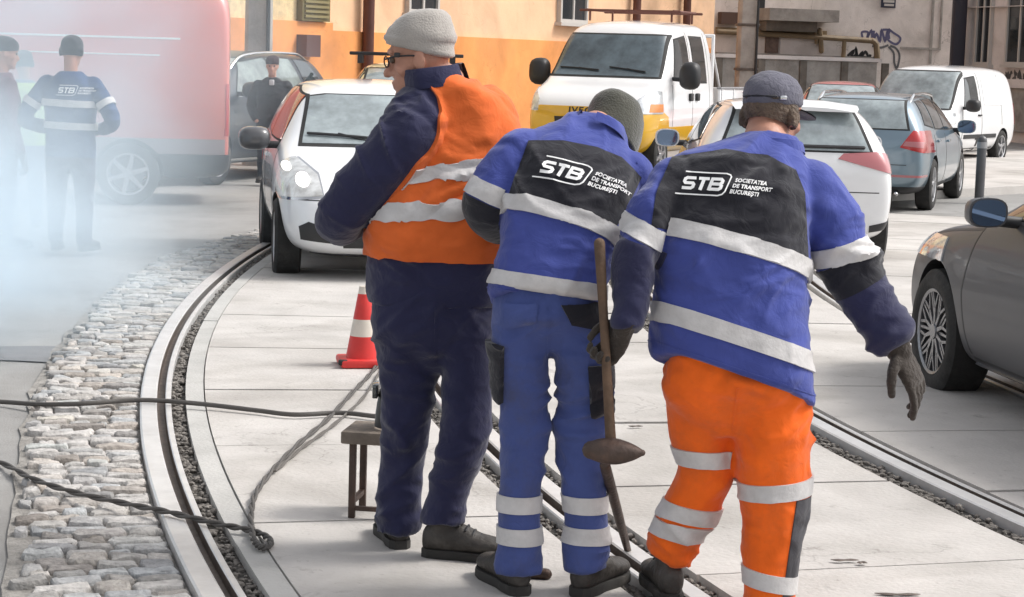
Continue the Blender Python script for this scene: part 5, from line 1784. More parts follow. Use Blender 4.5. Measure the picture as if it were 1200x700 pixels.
def lay_logo(person, name, px, py, Y, slope, lean, k, parent, m=None, off=.0085):
    o = pt(px, py, Y); a = math.atan(slope)
    X = (SX * math.cos(a) - SU * math.sin(a)).normalized()
    D = Vector((o.x, o.y, 0)).normalized() * math.cos(lean) + Vector((0, 0, -1)) * math.sin(lean)
    D.normalize(); X = (X - D * X.dot(D)).normalized(); Yv = X.cross(-D) * -1
    if Yv.z < 0: Yv = -Yv
    bv = BVHTree.FromBMesh(person.jbm)
    bm = project_on(company_logo(k), bv, o, X, Yv, D, off, .03)
    face_area_sign(bm, D)
    return wlink(name, bm, m or M_INK, parent, smooth=False)

def JJ(Y0):
    def J(x, y, dy=0.0): return pt(x, y, Y0 + dy)
    return J
def sec(J, Y0, x, y, hw, hd, dy=0.0, slope=0.0, turn=0.0, lean=0.0):
    """garment section from the picture: half width in pixels, half depth in metres, tilt slope, turn about the vertical"""
    c = J(x, y, dy); s_ = hw / F_PX * (c - CAM).length
    a = math.atan(slope)
    w_ = Vector((math.cos(a) * math.cos(turn), math.sin(turn), -math.sin(a))).normalized() * s_
    d = Vector((-math.sin(turn), math.cos(turn) * math.cos(lean), -math.sin(lean))).normalized() * hd
    return (c, w_, d)
def limb(J, L_, Y0):
    pts = [J(x, y, dy) for x, y, dy, r in L_]
    return pts, [r / F_PX * (p - CAM).length for p, (x, y, dy, r) in zip(pts, L_)]

def beanie(p, m, tilt=0.0, lo=.012, hi=.142, slack=.0, back=0.0, rib=True, k=1.0, name='beanie'):
    c, F, U, hk = p.headp; F, U, Rr = p.HF, p.HU, p.HR
    kk = hk * k
    bm = bmesh.new()
    prof = [(lo, .092, -.098, .080), (lo + .012, .100, -.106, .0875), (lo + .035, .102, -.109, .0895), (.062, .100, -.112, .0895), (.085, .094, -.109, .086), (.108, .080, -.099, .077), (hi - .017, .060, -.082, .062), (hi - .006, .036, -.060, .042), (hi - .001, .016, -.040, .022), (hi, .002, -.026, .008)]
    rings = []
    for i, (z, f, b, w_) in enumerate(prof):
        cc = c + (U * (z) + F * ((f + b) / 2 - (max(0, z - .06) * back))) * kk
        dz = lambda a: -math.sin(a) * 0
        rg = []
        for j in range(40):
            a = 2 * math.pi * j / 40
            fx = (f - b) / 2 * math.sin(a); wx = w_ * math.cos(a)
            drop = tilt * (-fx) * max(0, 1 - (z - lo) / .10)
            ripple = 1 + (.012 * math.sin(j * 20 * 2 * math.pi / 40) if rib and z < .05 else 0)
            rg.append(cc + (F * fx * ripple + Rr * wx * ripple - U * drop) * kk)
        rings.append(rg)
    # inner fold
    c0 = rings[0]; cen = sum(c0, Vector()) / len(c0)
    rings.insert(0, [cen + (q - cen) * .93 + U * .012 for q in c0])
    loft(bm, rings); bmesh.ops.recalc_face_normals(bm, faces=bm.faces[:])
    bmesh.ops.subdivide_edges(bm, edges=bm.edges[:], cuts=1, use_grid_fill=True, smooth=1.0)
    nn = [v.normal.copy() for v in bm.verts]
    bm.normal_update()
    for v in bm.verts: v.co += v.normal * (.005 * noise.noise(v.co * 14) + .0012 * noise.noise(v.co * 45))
    return wlink(name, bm, m, p.root, angle=70)

def collar(p, m, c, U, F, rw, rd, h, parent, gap=.9):
    """standing collar round the neck"""
    Rr = F.cross(U).normalized()
    bm = bmesh.new(); rings = []
    prof = [(0, 1.0), (h * .5, .97), (h * .95, .93), (h, .90), (h * .95, .85), (h * .3, .86)]
    rows = []
    for k in range(33):
        a = R(-90) + R(18) + (2 * math.pi - R(36)) * k / 32 + R(180)
        dr = []
        for z, s_ in prof:
            dr.append(c + U * z + Rr * (rw * s_ * math.cos(a)) + F * (rd * s_ * -math.sin(a)))
        rows.append(dr)
    V = [[bm.verts.new(q) for q in r_] for r_ in rows]
    for i in range(32):
        for j in range(len(prof) - 1): bm.faces.new((V[i][j], V[i][j + 1], V[i + 1][j + 1], V[i + 1][j]))
    bmesh.ops.recalc_face_normals(bm, faces=bm.faces[:])
    nbm = bm
    for v in nbm.verts: v.co += Vector((noise.noise(v.co * 12), noise.noise(v.co * 12 + Vector((5, 0, 0))), 0)) * .006
    return wlink('collar', nbm, m, parent)

def glove(root, W_, D, N_, side, curl, k=1.0, parent=None, vox=.0042, m=None, fcurl=None, spread=1.0, cuff=None):
    bm = bmesh.new()
    hand_into(bm, W_, D, N_, side, curl, k * 1.06, spread, fcurl)
    D = D.normalized(); C_ = (cuff or D).normalized()
    tube(bm, [W_ - C_ * .10, W_ - C_ * .035, W_ + D * .015], [.049 * k, .043 * k, .034 * k], 14, samples=3)
    nb = remesh(bm, vox, 2, .4)
    for v in nb.verts: v.co += v.normal * (.0018 * noise.noise(v.co * 70))
    return wlink('glove', nb, m or M_GLOVE, root)

def base_of(points):
    g = sum(points, Vector()) / len(points); g.z = 0; return g
# ================================================================== worker in the orange vest
Y1 = 6.76
J = JJ(Y1)
def S1(*a, **k): return sec(J, Y1, *a, **k)
root = empty('person', gp(497, 655), 0, 'man in grey beanie and orange vest over navy overalls, standing with his back turned', 'person', 'road workers')
T = [S1(509, 356, 77, .150), S1(509, 330, 79, .158), S1(509, 300, 80, .168), S1(513, 250, 79, .17), S1(526, 205, 77, .165, .02), S1(540, 165, 68, .155, .03, turn=.12),
     S1(543, 132, 61, .135, .03, slope=.12, turn=.12), S1(530, 106, 50, .11, .02, slope=.18, turn=.1), S1(514, 90, 33, .085, .01, slope=.2)]
arms = [limb(J, [(500, 127, -.02, 36), (478, 161, -.09, 38), (435, 210, -.10, 33), (398, 257, -.04, 29), (414, 252, .20, 25), (427, 244, .34, 21)], Y1),
        limb(J, [(568, 142, .05, 36), (573, 185, .10, 32), (566, 236, .20, 28), (540, 262, .32, 24), (515, 270, .42, 20)], Y1)]
legs = [limb(J, [(476, 352, .0, 40), (476, 420, .0, 34), (476, 500, .02, 31), (469, 560, .04, 27), (466, 612, .05, 25), (466, 620, .05, 26)], Y1),
        limb(J, [(543, 352, 0, 41), (548, 425, -.06, 32), (547, 495, -.10, 29), (531, 555, -.10, 26), (522, 598, -.09, 24), (521, 612, -.09, 26)], Y1)]
pel = [S1(509, 318, 62, .13), S1(509, 350, 70, .145), S1(509, 385, 72, .15), S1(509, 410, 60, .11), S1(509, 434, 30, .06)]
F1 = Vector((-.95, .22, -.14)).normalized(); U1 = Vector((-.10, .02, 1)).normalized()
hc = J(493, 70, -.0)
p1 = Person(root, T, arms, legs, pel, (hc, F1, U1, 1.04))
p1.body(neck=.064, vox=.0065)
jo = p1.jacket(M_NAVY, amp=.024, seed=1.3)
collar(p1, M_NAVY, J(512, 101, .0), Vector((-.26, .0, 1)).normalized(), F1, .118, .110, .066, jo)
# vest: everything of the trunk from the shoulders to its hem, arm holes cut round the sleeves
hem = J(510, 301)
neckp = J(512, 83)
V1 = patch(p1.jbm, [(hem, Vector((.02, 0, 1)).normalized()), (neckp, Vector((.42, .10, -1)).normalized())], lambda f: f.calc_center_median().z > hem.z - .05 and f.calc_center_median().y < Y1 + .2, .014, field=p1.limb_field(p1.jbm, (0, 2), -.06))
vo = wlink('vest', V1, M_ORANGE, root, free=False)
for (x, y, sl) in ((512, 203, -.17), (500, 248, -.06)):
    a_ = tilted(None, sl, .06)
    p1.panel('reflective_band', p1.jbm, vo, M_REFL, band(J(x, y, -.15), a_, .056), limb=(0, 2), off=.0195, bias=-.10, ymax=Y1 + .2)
to = p1.trousers(M_NAVY, amp=.024, seed=3.1)
trouser_seams(p1, J, M_NAVY, 511, 356, 428)
boot(root, J(466, 622, .05), Vector((-.25, 1, 0)), .30)
boot(root, J(518, 622, -.09), Vector((.95, -.18, 0)), .30)
beanie(p1, M_BEAN, tilt=.34, lo=.026, hi=.150, k=1.04, back=.18)
# glasses
c, F, U, k = p1.headp; F, U, Rr = p1.HF, p1.HU, p1.HR
def Hd(f, z, x): return c + (F * f + U * z + Rr * x) * k
bm = bmesh.new()
for x in (-1, 1):
    tube(bm, [Hd(.098, .012, x * .058), Hd(.06, .016, x * .076), Hd(.0, .012, x * .082), Hd(-.02, .004, x * .082)], .0032, 6, samples=3)
    n_ = 14
    pts = [Hd(.103, .004 + .017 * math.sin(2 * math.pi * i / n_), x * .033 + .024 * math.cos(2 * math.pi * i / n_)) for i in range(n_ + 1)]
    tube(bm, pts, .0026, 6, samples=1, round_caps=False)
tube(bm, [Hd(.104, .010, -.010), Hd(.106, .012, 0), Hd(.104, .010, .010)], .0025, 6, samples=2)
box(bm, Hd(.052, .020, -.079), (.02, .02, .016), bevel=.004)
wlink('glasses', bm, M_TRIM, root)
for A_, sd in ((p1.arms[0], 1), (p1.arms[1], -1)):
    glove(root, A_.p[-1], A_.p[-1] - A_.p[-2], Vector((0, 0, -1)), sd, 35)

# ================================================================== worker bending in blue
Y2 = 6.26
J = JJ(Y2)
def S2(*a, **k): return sec(J, Y2, *a, lean=.42, **k)
root = empty('person', gp(645, 702), 0, 'man in olive beanie and all blue work clothes bending forward with his back to us', 'person', 'road workers')
T = [S2(642, 357, 68, .155, .0, slope=.06), S2(644, 332, 67, .155, .01, slope=.09), S2(650, 298, 67, .155, .04, slope=.12), S2(659, 262, 70, .16, .08, slope=.18), S2(669, 230, 75, .158, .13, slope=.26),
     S2(676, 202, 76, .145, .17, slope=.28), S2(680, 178, 66, .125, .21, slope=.24), S2(692, 158, 46, .10, .25, slope=.22), S2(704, 144, 30, .08, .28, slope=.2)]
arms = [limb(J, [(613, 184, .15, 36), (590, 206, .12, 33), (569, 240, .10, 27.5), (582, 262, .26, 24), (612, 268, .42, 21)], Y2),
        limb(J, [(738, 205, .20, 30), (722, 250, .34, 26), (700, 290, .46, 23), (680, 310, .52, 20)], Y2)]
legs = [limb(J, [(612, 356, .0, 36), (611, 420, -.0, 32), (612, 500, .02, 29.5), (610, 580, .0, 26), (609, 640, -.01, 25), (608, 667, -.01, 27)], Y2),
        limb(J, [(673, 356, .0, 36), (682, 420, .0, 32), (683, 500, .03, 29.5), (684, 580, .0, 26), (685, 640, -.01, 25), (686, 667, -.01, 27)], Y2)]
pel = [S2(642, 325, 48, .10), S2(642, 352, 59, .125), S2(643, 385, 65, .145), S2(645, 400, 56, .11), S2(645, 416, 28, .06)]
F2 = Vector((.40, .72, -.62)).normalized(); U2_ = Vector((.22, .55, .75)).normalized()
p2 = Person(root, T, arms, legs, pel, (J(717, 160, .36), F2, U2_, .97))
p2.body(neck=.06, vox=.0075)
jo = p2.jacket(M_BLUE, amp=.024, seed=2.2)
to = p2.trousers(M_BLUE2, amp=.024, seed=6.0)
trouser_seams(p2, J, M_BLUE2, 643, 358, 424)
fw = Vector((.1, 1, 0)).normalized()
pl, fwd = screen_halfplanes([(619, 166), (660, 166), (700, 174), (728, 186), (752, 210), (722, 262), (596, 232)], Y2 + .05)
armhole_seam(p2, M_BLUE, jo)
hem_seam(p2, J, M_BLUE, 643, 346, .09, .1, jo)
yoke = p2.panel('yoke', p2.jbm, jo, M_BLACK, pl, limb=(0, 1, 2), off=.0045, facing=(-fwd, -.05))
lay_logo(p2, 'logo_print', 661, 203, Y2, .25, .35, .60, yoke, off=.0115)
p2.panel('reflective_band', p2.jbm, jo, M_REFL, band(J(658, 248, -.08), tilted(None, .30, .38), .05), limb=(0,), off=.007)
p2.panel('reflective_band', p2.jbm, jo, M_REFL, band(J(640, 333, -.12), tilted(None, .12, .10), .044), limb=(0,), off=.007)
A0 = p2.arms[0]
p2.panel('reflective_band', p2.jbm, jo, M_REFL, band(J(573, 224, .12), (J(590, 196) - J(566, 250)) * 1.0, .056), limb=(1,), off=.007)
p2.panel('sleeve_end', p2.jbm, jo, M_BLACK, [(J(567, 235, .12), (J(566, 250) - J(590, 196)).normalized())], limb=(1,), off=.0045)
p2.panel('sleeve_end', p2.jbm, jo, M_BLACK, [(J(722, 250, .34), (J(722, 250, .34) - J(738, 205, .20)).normalized())], limb=(2,), off=.0045)
collar(p2, M_BLUE, J(698, 161, .23), Vector((.25, .40, .85)).normalized(), F2, .10, .10, .036, jo)
for i, (xs_, ys_) in enumerate((((610,), (594, 631)), ((684,), (594, 630)))):
    for y in ys_:
        p2.panel('reflective_band', p2.tbm, to, M_REFL, band(J(xs_[0], y, -.07), Vector((.0, .0, 1)), .052), limb=(i + 1,), off=.006, bias=.08)
# thigh pocket, hip pocket and side pouch
def pocket(person, J, Yc, name, poly, m, off, parent=None):
    pl, fwd = screen_halfplanes(poly, Yc)
    return person.panel(name, person.tbm, parent or person.to, m, pl, limb=(0, 1, 2), off=off, facing=(-fwd, -.2))
pocket(p2, J, Y2, 'thigh_pocket', [(572, 398), (591, 402), (590, 470), (571, 462)], M_BLACK, .020)
pocket(p2, J, Y2, 'hip_pocket', [(658, 352), (704, 352), (704, 384), (670, 374)], M_BLACK, .008)
pocket(p2, J, Y2, 'hip_pocket', [(592, 352), (630, 352), (628, 372), (594, 378)], M_BLUE2, .009)
pocket(p2, J, Y2, 'thigh_pocket', [(690, 424), (716, 424), (716, 486), (692, 482)], M_BLACK, .014)
boot(root, J(604, 664, -.01), Vector((-.38, .9, 0)), .31)
boot(root, J(688, 664, -.01), Vector((.48, .85, 0)), .31)
beanie(p2, M_OLIV, tilt=-.1, lo=-.050, hi=.140, k=1.04, back=.1)
for A_, sd in ((p2.arms[0], 1), (p2.arms[1], -1)):
    glove(root, A_.p[-1], A_.p[-1] - A_.p[-2], Vector((0, .3, -1)), sd, 40)

# ================================================================== worker in orange trousers
Y3 = 6.10
J = JJ(Y3)
def S3(*a, **k): return sec(J, Y3, *a, lean=.25, **k)
root = empty('person', gp(850, 725), 0, 'man in dark cap, blue and black jacket and bright orange trousers walking away from us', 'person', 'road workers')
T = [S3(861, 447, 99, .185, .0, slope=.31), S3(860, 416, 98, .185, .0, slope=.30), S3(857, 376, 95, .178, .01, slope=.26), S3(854, 330, 94, .18, .03, slope=.22), S3(854, 285, 93, .178, .06, slope=.16), S3(857, 245, 93, .168, .09, slope=.10),
     S3(862, 214, 91, .15, .12, slope=.03), S3(874, 190, 74, .125, .14, slope=.03), S3(892, 172, 46, .10, .16, slope=.05), S3(903, 160, 31, .082, .18, slope=.05)]
arms = [limb(J, [(792, 216, .06, 32), (768, 250, -.0, 28), (746, 304, -.07, 20), (739, 352, -.11, 16.5), (733, 384, -.14, 15)], Y3),
        limb(J, [(948, 222, .13, 37), (972, 262, .12, 37), (998, 318, .10, 33), (1026, 366, .06, 27), (1048, 402, .04, 22)], Y3)]
legs = [limb(J, [(820, 432, .02, 44), (819, 500, .05, 40), (826, 550, .07, 35), (804, 600, .10, 32), (790, 634, .12, 29), (785, 648, .13, 28)], Y3),
        limb(J, [(900, 436, .0, 45), (902, 500, .0, 46), (908, 575, .0, 43), (904, 640, -.02, 36), (902, 690, -.03, 33), (902, 712, -.03, 33)], Y3)]
pel = [S3(862, 395, 70, .13), S3(862, 430, 78, .145), S3(861, 462, 86, .16), S3(862, 486, 76, .12), S3(862, 516, 40, .07)]
F3 = Vector((.55, .82, -.16)).normalized(); U3_ = Vector((.05, .12, 1)).normalized()
p3 = Person(root, T, arms, legs, pel, (J(905, 136, .24), F3, U3_, 1.0))
p3.body(neck=.066, vox=.0068)
jo = p3.jacket(M_BLUE, amp=.024, seed=4.4)
to = p3.trousers(M_ORANGE2, amp=.026, seed=8.0)
trouser_seams(p3, J, M_ORANGE2, 861, 452, 512)
pl, fwd = screen_halfplanes([(787, 186), (850, 176), (900, 183), (932, 200), (942, 226), (946, 308), (765, 262), (770, 225)], Y3 + .02)
armhole_seam(p3, M_BLUE, jo)
hem_seam(p3, J, M_BLUE, 861, 432, .30, .12, jo)
yoke = p3.panel('yoke', p3.jbm, jo, M_BLACK, pl, limb=(0, 1, 2), off=.0045, facing=(-fwd, -.05))
lay_logo(p3, 'logo_print', 826, 218, Y3, .10, .18, .56, yoke, off=.011)
p3.panel('reflective_band', p3.jbm, jo, M_REFL, band(J(850, 281, -.12), tilted(None, .25, .20), .054), limb=(0,), off=.007, bias=-.08)
p3.panel('reflective_band', p3.jbm, jo, M_REFL, band(J(862, 392, -.17), tilted(None, .30, .16), .056), limb=(0,), off=.007)
ua = (J(965, 250, .1) - J(1002, 320, .1)).normalized()
p3.panel('reflective_band', p3.jbm, jo, M_REFL, band(J(986, 298, .05), (ua * .75 + Vector((.0, .0, .5))).normalized(), .058), limb=(2,), off=.007, bias=.12)
p3.panel('sleeve_end', p3.jbm, jo, M_BLACK, band(J(998, 322, .05), ua, .10), limb=(2,), off=.0045, bias=.12)
p3.panel('sleeve_cuff', p3.jbm, jo, M_NAVY, [(J(1004, 338, .06), -ua)], limb=(2,), off=.004)
la = (J(764, 250) - J(742, 310)).normalized()
p3.panel('reflective_band', p3.jbm, jo, M_REFL, band(J(752, 270, -.02), (la * .8 + Vector((.35, 0, .4))).normalized(), .056), limb=(1,), off=.007)
p3.panel('sleeve_end', p3.jbm, jo, M_NAVY, [(J(749, 284, -.03), -la)], limb=(1,), off=.0045, bias=.5)
collar(p3, M_BLUE, J(902, 180, .165), Vector((.0, .18, 1)).normalized(), F3, .108, .105, .034, jo)
for (i, x, y, sl) in ((1, 823, 544, .02), (1, 797, 611, .16), (1, 790, 634, .16), (2, 908, 577, -.10), (2, 903, 682, .16)):
    p3.panel('reflective_band', p3.tbm, to, M_REFL, band(J(x, y, -.08), tilted(None, sl, .0), .052) + ([(J(856, 544), Vector((-1, 0, .12)))] if y == 544 else []), limb=((0, 1) if y == 544 else (i,)), off=.006, bias=.08)
pl, fwd = screen_halfplanes([(934, 580), (975, 580), (975, 655), (950, 690), (918, 690), (925, 640)], Y3)
p3.panel('side_panel', p3.tbm, to, M_CHAR, pl, limb=(2,), off=.004)
boot(root, J(785, 654, .12), Vector((-.15, 1, 0)), .31)
boot(root, J(902, 712, -.03), Vector((.20, 1, 0)), .31)
# hair under the cap
c, F, U, k = p3.headp; F, U, Rr = p3.HF, p3.HU, p3.HR
hb = patch(p3.bodybm, [(c + U * .045, -U), (c - U * .040, (U * 1.0 + F * .30).normalized()), (c + F * .006, (-F + U * .2).normalized())], lambda f: (f.calc_center_median() - c).length < .16, .009)
for v in hb.verts: v.co += v.normal * (.004 * noise.noise(v.co * 45))
wlink('hair', hb, M_HAIR, root)
# baseball cap
bm = bmesh.new(); rings = []
for z, f, b, w_ in ((.030, .098, -.103, .083), (.05, .102, -.110, .089), (.075, .099, -.110, .0875), (.10, .083, -.098, .076), (.12, .056, -.074, .055), (.132, .026, -.046, .03), (.136, .0, -.02, .008)):
    cc = c + U * z + F * ((f + b) / 2); rg = []
    for j in range(36):
        a = 2 * math.pi * j / 36; fx = (f - b) / 2 * math.sin(a)
        rg.append(cc + F * fx + Rr * (w_ * math.cos(a)) - U * (.16 * fx * 0 + (-.10 * fx if z < .06 else 0)))
    rings.append(rg)
loft(bm, rings); bmesh.ops.recalc_face_normals(bm, faces=bm.faces[:])
bmesh.ops.subdivide_edges(bm, edges=bm.edges[:], cuts=1, use_grid_fill=True, smooth=1.0); bm.normal_update()
for v in bm.verts: v.co += v.normal * (.003 * noise.noise(v.co * 22))
cp = wlink('cap', bm, M_CAP, root, angle=70)
bm = bmesh.new(); rows = []
for i in range(13):
    a = R(-62 + 124 * i / 12)
    row = []
    for rr_, dz in ((.094, .040), (.13, .036), (.155, .028), (.170, .020)):
        q = c + F * (rr_ * math.cos(a) * (1 if rr_ < .1 else 1.02)) + Rr * (.088 / .094 * rr_ * math.sin(a) * (.95 if rr_ < .1 else .78)) + U * (dz - .012 * abs(math.sin(a)))
        row.append(q)
    rows.append(row)
V = [[bm.verts.new(q) for q in r_] for r_ in rows]; V2 = [[bm.verts.new(q - U * .005) for q in r_] for r_ in rows]
for i in range(12):
    for j in range(3):
        bm.faces.new((V[i][j], V[i][j + 1], V[i + 1][j + 1], V[i + 1][j])); bm.faces.new((V2[i][j], V2[i + 1][j], V2[i + 1][j + 1], V2[i][j + 1]))
    bm.faces.new((V[i][3], V2[i][3], V2[i + 1][3], V[i + 1][3]))
bmesh.ops.recalc_face_normals(bm, faces=bm.faces[:])
wlink('cap_peak', bm, M_CAP, cp)
bm = bmesh.new()
tube(bm, [c - F * .106 + U * .046 + Rr * x - F * (-.25 * abs(x)) for x in (-.05, -.025, 0, .025, .05)], .009, 8, samples=2, flat=.5)
wlink('cap_strap', bm, M_BLACK, cp)
bm = bmesh.new()
box(bm, c - F * .080 + U * .044 + Rr * .072, (.022, .022, .014), bevel=.004)
wlink('cap_buckle', bm, M_CHROME, cp)
# gloves: one dangling, one closed round the handle
hr = p3.arms[1].p[-1]; d_ = (p3.arms[1].p[-1] - p3.arms[1].p[-2]).normalized()
glove(root, hr + d_ * .02, (d_ + Vector((.05, .05, -.25))).normalized(), Vector((-.7, .55, -.2)), -1, 22, 1.12, fcurl=[14, 22, 30, 36])
HX = 719
hl = p3.arms[0].p[-1]
H_TOP, H_BOT = J(713, 286, -.02), J(727, 530, -.10)
hd_ax = (H_TOP - H_BOT).normalized()
Dg = Vector((-.42, .38, -.82)).normalized()
wrist = hl + Vector((0, 0, .004))
palm = wrist + Dg * .078
Ng = (hd_ax.cross(Dg)).normalized()
if Ng.y > 0: Ng = -Ng
grip = palm + Ng * .034
tt = (grip - H_BOT).dot(hd_ax)
shift = grip - (H_BOT + hd_ax * tt)
H_TOP = H_TOP + shift; H_BOT = H_BOT + shift
glove(root, wrist, Dg, Ng, 1 if Dg.cross(Ng).dot(hd_ax) > 0 else -1, 58, .95, fcurl=[58, 60, 62, 64], cuff=p3.arms[0].p[-1] - p3.arms[0].p[-2])
# ================================================================== tools and site clutter
M_WOOD = mat('old_wood', (0.11, 0.066, 0.04), 0.8, var=.3, vscale=20, bump=.3, bscale=60, dirt=(0.07, 0.05, 0.035), dscale=9, damt=.6)
M_IRON = mat('worn_iron', (0.085, 0.06, 0.05), 0.55, 0.5, var=.3, vscale=16, bump=.25, bscale=60, dirt=(0.16, 0.08, 0.05), dscale=9, damt=.5)
J = JJ(Y3)
t = empty('sledgehammer', base_of([H_BOT]), 0, 'long handled hammer with a pointed rusty head held by the man in the cap', 'hammer')
t.location = base_of([H_BOT])
bm = bmesh.new()
tube(bm, [H_TOP, H_TOP.lerp(H_BOT, .35), H_TOP.lerp(H_BOT, .7), H_BOT], [.0165, .0135, .0145, .0165], 10, samples=5)
wlink('handle', bm, M_WOOD, t)
bm = bmesh.new(); a = H_BOT + hd_ax * .012 - SX * .058; b = H_BOT + hd_ax * .012 + SX * .088 - Vector((0, .04, 0))
tube(bm, [a, a.lerp(b, .2), a.lerp(b, .5), a.lerp(b, .8), b], [.028, .037, .039, .026, .010], 12, samples=4)
wlink('hammer_head', bm, M_IRON, t)
q0 = J(709, 545, -.02); q1 = gp(736, 646, .045)
t = tag(None or (lambda bm: (tube(bm, [q0, q0.lerp(q1, .5), q1], [.017, .0165, .012], 9, samples=3), link('crowbar', bm, M_IRON))[1])(bmesh.new()), 'thin dark iron bar standing on the rail below the hammer head', 'bar')
# short pipe on the slab
def gt(x, y, z=.06): return gp(x, y, z)
bm = bmesh.new(); a = gt(566, 668); b = gt(640, 673)
tube(bm, [a, b], .019, 12, samples=2)
tag(link('iron_pipe', bm, M_IRON), 'short rusty iron pipe lying on the slab by the boots of the bending man', 'pipe')

# little bench / trestle with a welding mask on it
LX = gp(405, 607, .045)
def low_bench():
    top_l = pt(396, 515, LX.y); s_ = (LX - CAM).length / F_PX
    o = Vector((LX.x, LX.y, .045)); h = (pt(400, 503, LX.y).z - .045)
    root = empty('low_bench', o, R(-8), 'low wooden bench with iron legs standing behind the man in the orange vest', 'bench')
    bm = bmesh.new(); box(bm, (.11, .10, h - .028), (.26, .24, .045), bevel=.006)
    link('seat', bm, M_WOOD2, root, angle=30)
    for x in (0.02, .20):
        for y in (.01, .19):
            bm = bmesh.new(); box(bm, (x, y, (h - .05) / 2), (.024, .024, h - .05), bevel=.003); link('leg', bm, M_IRON, root, angle=30)
        bm = bmesh.new(); box(bm, (x, .10, .06), (.018, .165, .018)); link('stretcher', bm, M_IRON, root, angle=30)
    bm = bmesh.new(); box(bm, (.11, .012, .035), (.16, .016, .016)); link('stretcher', bm, M_IRON, root, angle=30)
    return root, o, h
M_WOOD2 = mat('grey_wood', (0.20, 0.165, 0.135), .85, var=.25, vscale=14, bump=.3, bscale=50, dirt=(0.08, 0.07, 0.06), dscale=5, damt=.6)
bench, bo_, bh = low_bench()
mo = bo_ + Vector((.115, .09, bh - .003))
t = empty('welding_mask', mo, 0, 'dark curved welding mask lying on the low bench', 'mask')
bm = bmesh.new(); rows = []
for i in range(13):
    a = R(-80 + 160 * i / 12); row = []
    for j in range(6):
        z = j / 5
        r = .085 - .03 * (z - .4) ** 2
        row.append(mo + Vector((.055 - r * math.cos(a) * 1.0 + .03 * z, r * math.sin(a) * 1.05, .004 + .20 * z)))
    rows.append(row)
V = [[bm.verts.new(q) for q in r_] for r_ in rows]
V2 = [[bm.verts.new(q + Vector((.006, 0, 0))) for q in r_] for r_ in rows]
for i in range(12):
    for j in range(5):
        bm.faces.new((V[i][j], V[i][j + 1], V[i + 1][j + 1], V[i + 1][j])); bm.faces.new((V2[i][j], V2[i + 1][j], V2[i + 1][j + 1], V2[i][j + 1]))
def rim(A, B):
    for i in range(len(A) - 1): bm.faces.new((A[i], A[i + 1], B[i + 1], B[i]))
rim([r_[0] for r_ in V], [r_[0] for r_ in V2]); rim([r_[-1] for r_ in V], [r_[-1] for r_ in V2]); rim(V[0], V2[0]); rim(V[-1], V2[-1])
bmesh.ops.recalc_face_normals(bm, faces=bm.faces[:])
wlink('shell', bm, mat('mask_black', (0.03, 0.03, 0.033), .45), t)
bm = bmesh.new(); box(bm, mo + Vector((-.022, 0, .135)), (.02, .11, .05), bevel=.004); wlink('visor', bm, M_GLASS, t)

# traffic cone
def cone():
    g = gp(425, 428, .045)
    t = empty('traffic_cone', g, R(12), 'red and white traffic cone behind the man in the orange vest', 'cone')
    rd = mat('cone_red', (0.62, 0.035, 0.03), .5, var=.15, vscale=5, dirt=(0.3, 0.04, 0.04), dscale=6, damt=.4)
    wh = mat('cone_white', (0.66, 0.60, 0.52), .5, var=.1, dirt=(0.4, 0.36, 0.3), dscale=8, damt=.5)
    bm = bmesh.new(); vs = box(bm, (0, 0, .022), (.26, .26, .044), bevel=.014); link('base', bm, rd, t)
    H_ = .40
    def seg(z0, z1, n=3, c0=None):
        b_ = bmesh.new(); rg = []
        for k in range(n + 1):
            z = z0 + (z1 - z0) * k / n; r = .092 - .068 * z / H_
            rg.append([Vector((r * math.cos(2 * math.pi * j / 24), r * math.sin(2 * math.pi * j / 24), .04 + z)) for j in range(24)])
        loft(b_, rg); return b_
    link('body', seg(0, .12), rd, t); link('reflective_sleeve', seg(.12, .21), wh, t); link('body', seg(.21, .345), rd, t); link('reflective_sleeve', seg(.345, .385), wh, t)
    bm = bmesh.new(); box(bm, (-.118, -.105, .03), (.05, .04, .03), bevel=.008); link('foot', bm, M_RUBBER, t)
cone()

# cables on the ground
M_CABLE = mat('cable_rubber', (0.085, 0.078, 0.072), .7, bump=.2, bscale=80)
def cable(name, pix, r, label, m=M_CABLE, z=None, twist=0):
    P = []
    for q in pix:
        zz = q[2] if len(q) > 2 else .055
        P.append(gp(q[0], q[1], zz + r))
    bm = bmesh.new()
    if twist:
        C_ = [Vector(v) for v in catmull([tuple(p) for p in P], 14)]
        for ph in range(twist):
            pts = []
            for i, p in enumerate(C_):
                d = (C_[min(i + 1, len(C_) - 1)] - C_[max(i - 1, 0)]).normalized(); sd_ = d.cross(Vector((0, 0, 1))).normalized()
                a = i * .5 + 2 * math.pi * ph / twist
                pts.append(p + (sd_ * math.cos(a) + Vector((0, 0, 1)) * math.sin(a)) * r * .7)
            tube(bm, pts, r * .75, 7, samples=2)
    else: tube(bm, P, r, 8, samples=8)
    return tag(link(name, bm, m), label, 'cable')
cable('power_cable', [(-60, 468, .012), (0, 471, .012), (50, 474, .03), (100, 473, .05), (165, 469, .055), (230, 473, .055), (300, 481, .05), (345, 486, .05), (400, 484, .05), (440, 488, .05), (475, 490, .05)], .011, 'thin dark cable running straight across the cobbles to the bench')
cable('power_cable', [(-60, 522, .012), (0, 542, .012), (40, 562, .04), (90, 578, .05), (150, 591, .055), (200, 601, .058), (250, 613, .055), (290, 621, .05), (312, 629, .05), (317, 637, .05), (309, 642, .05), (301, 638, .05), (296, 628, .05), (294, 605, .05), (299, 580, .05), (318, 553, .05), (350, 520, .05), (385, 490, .05), (415, 458, .05), (436, 436, .05), (452, 415, .05)], .0085, 'thick twisted cable looping over the rail towards the traffic cone', twist=2)
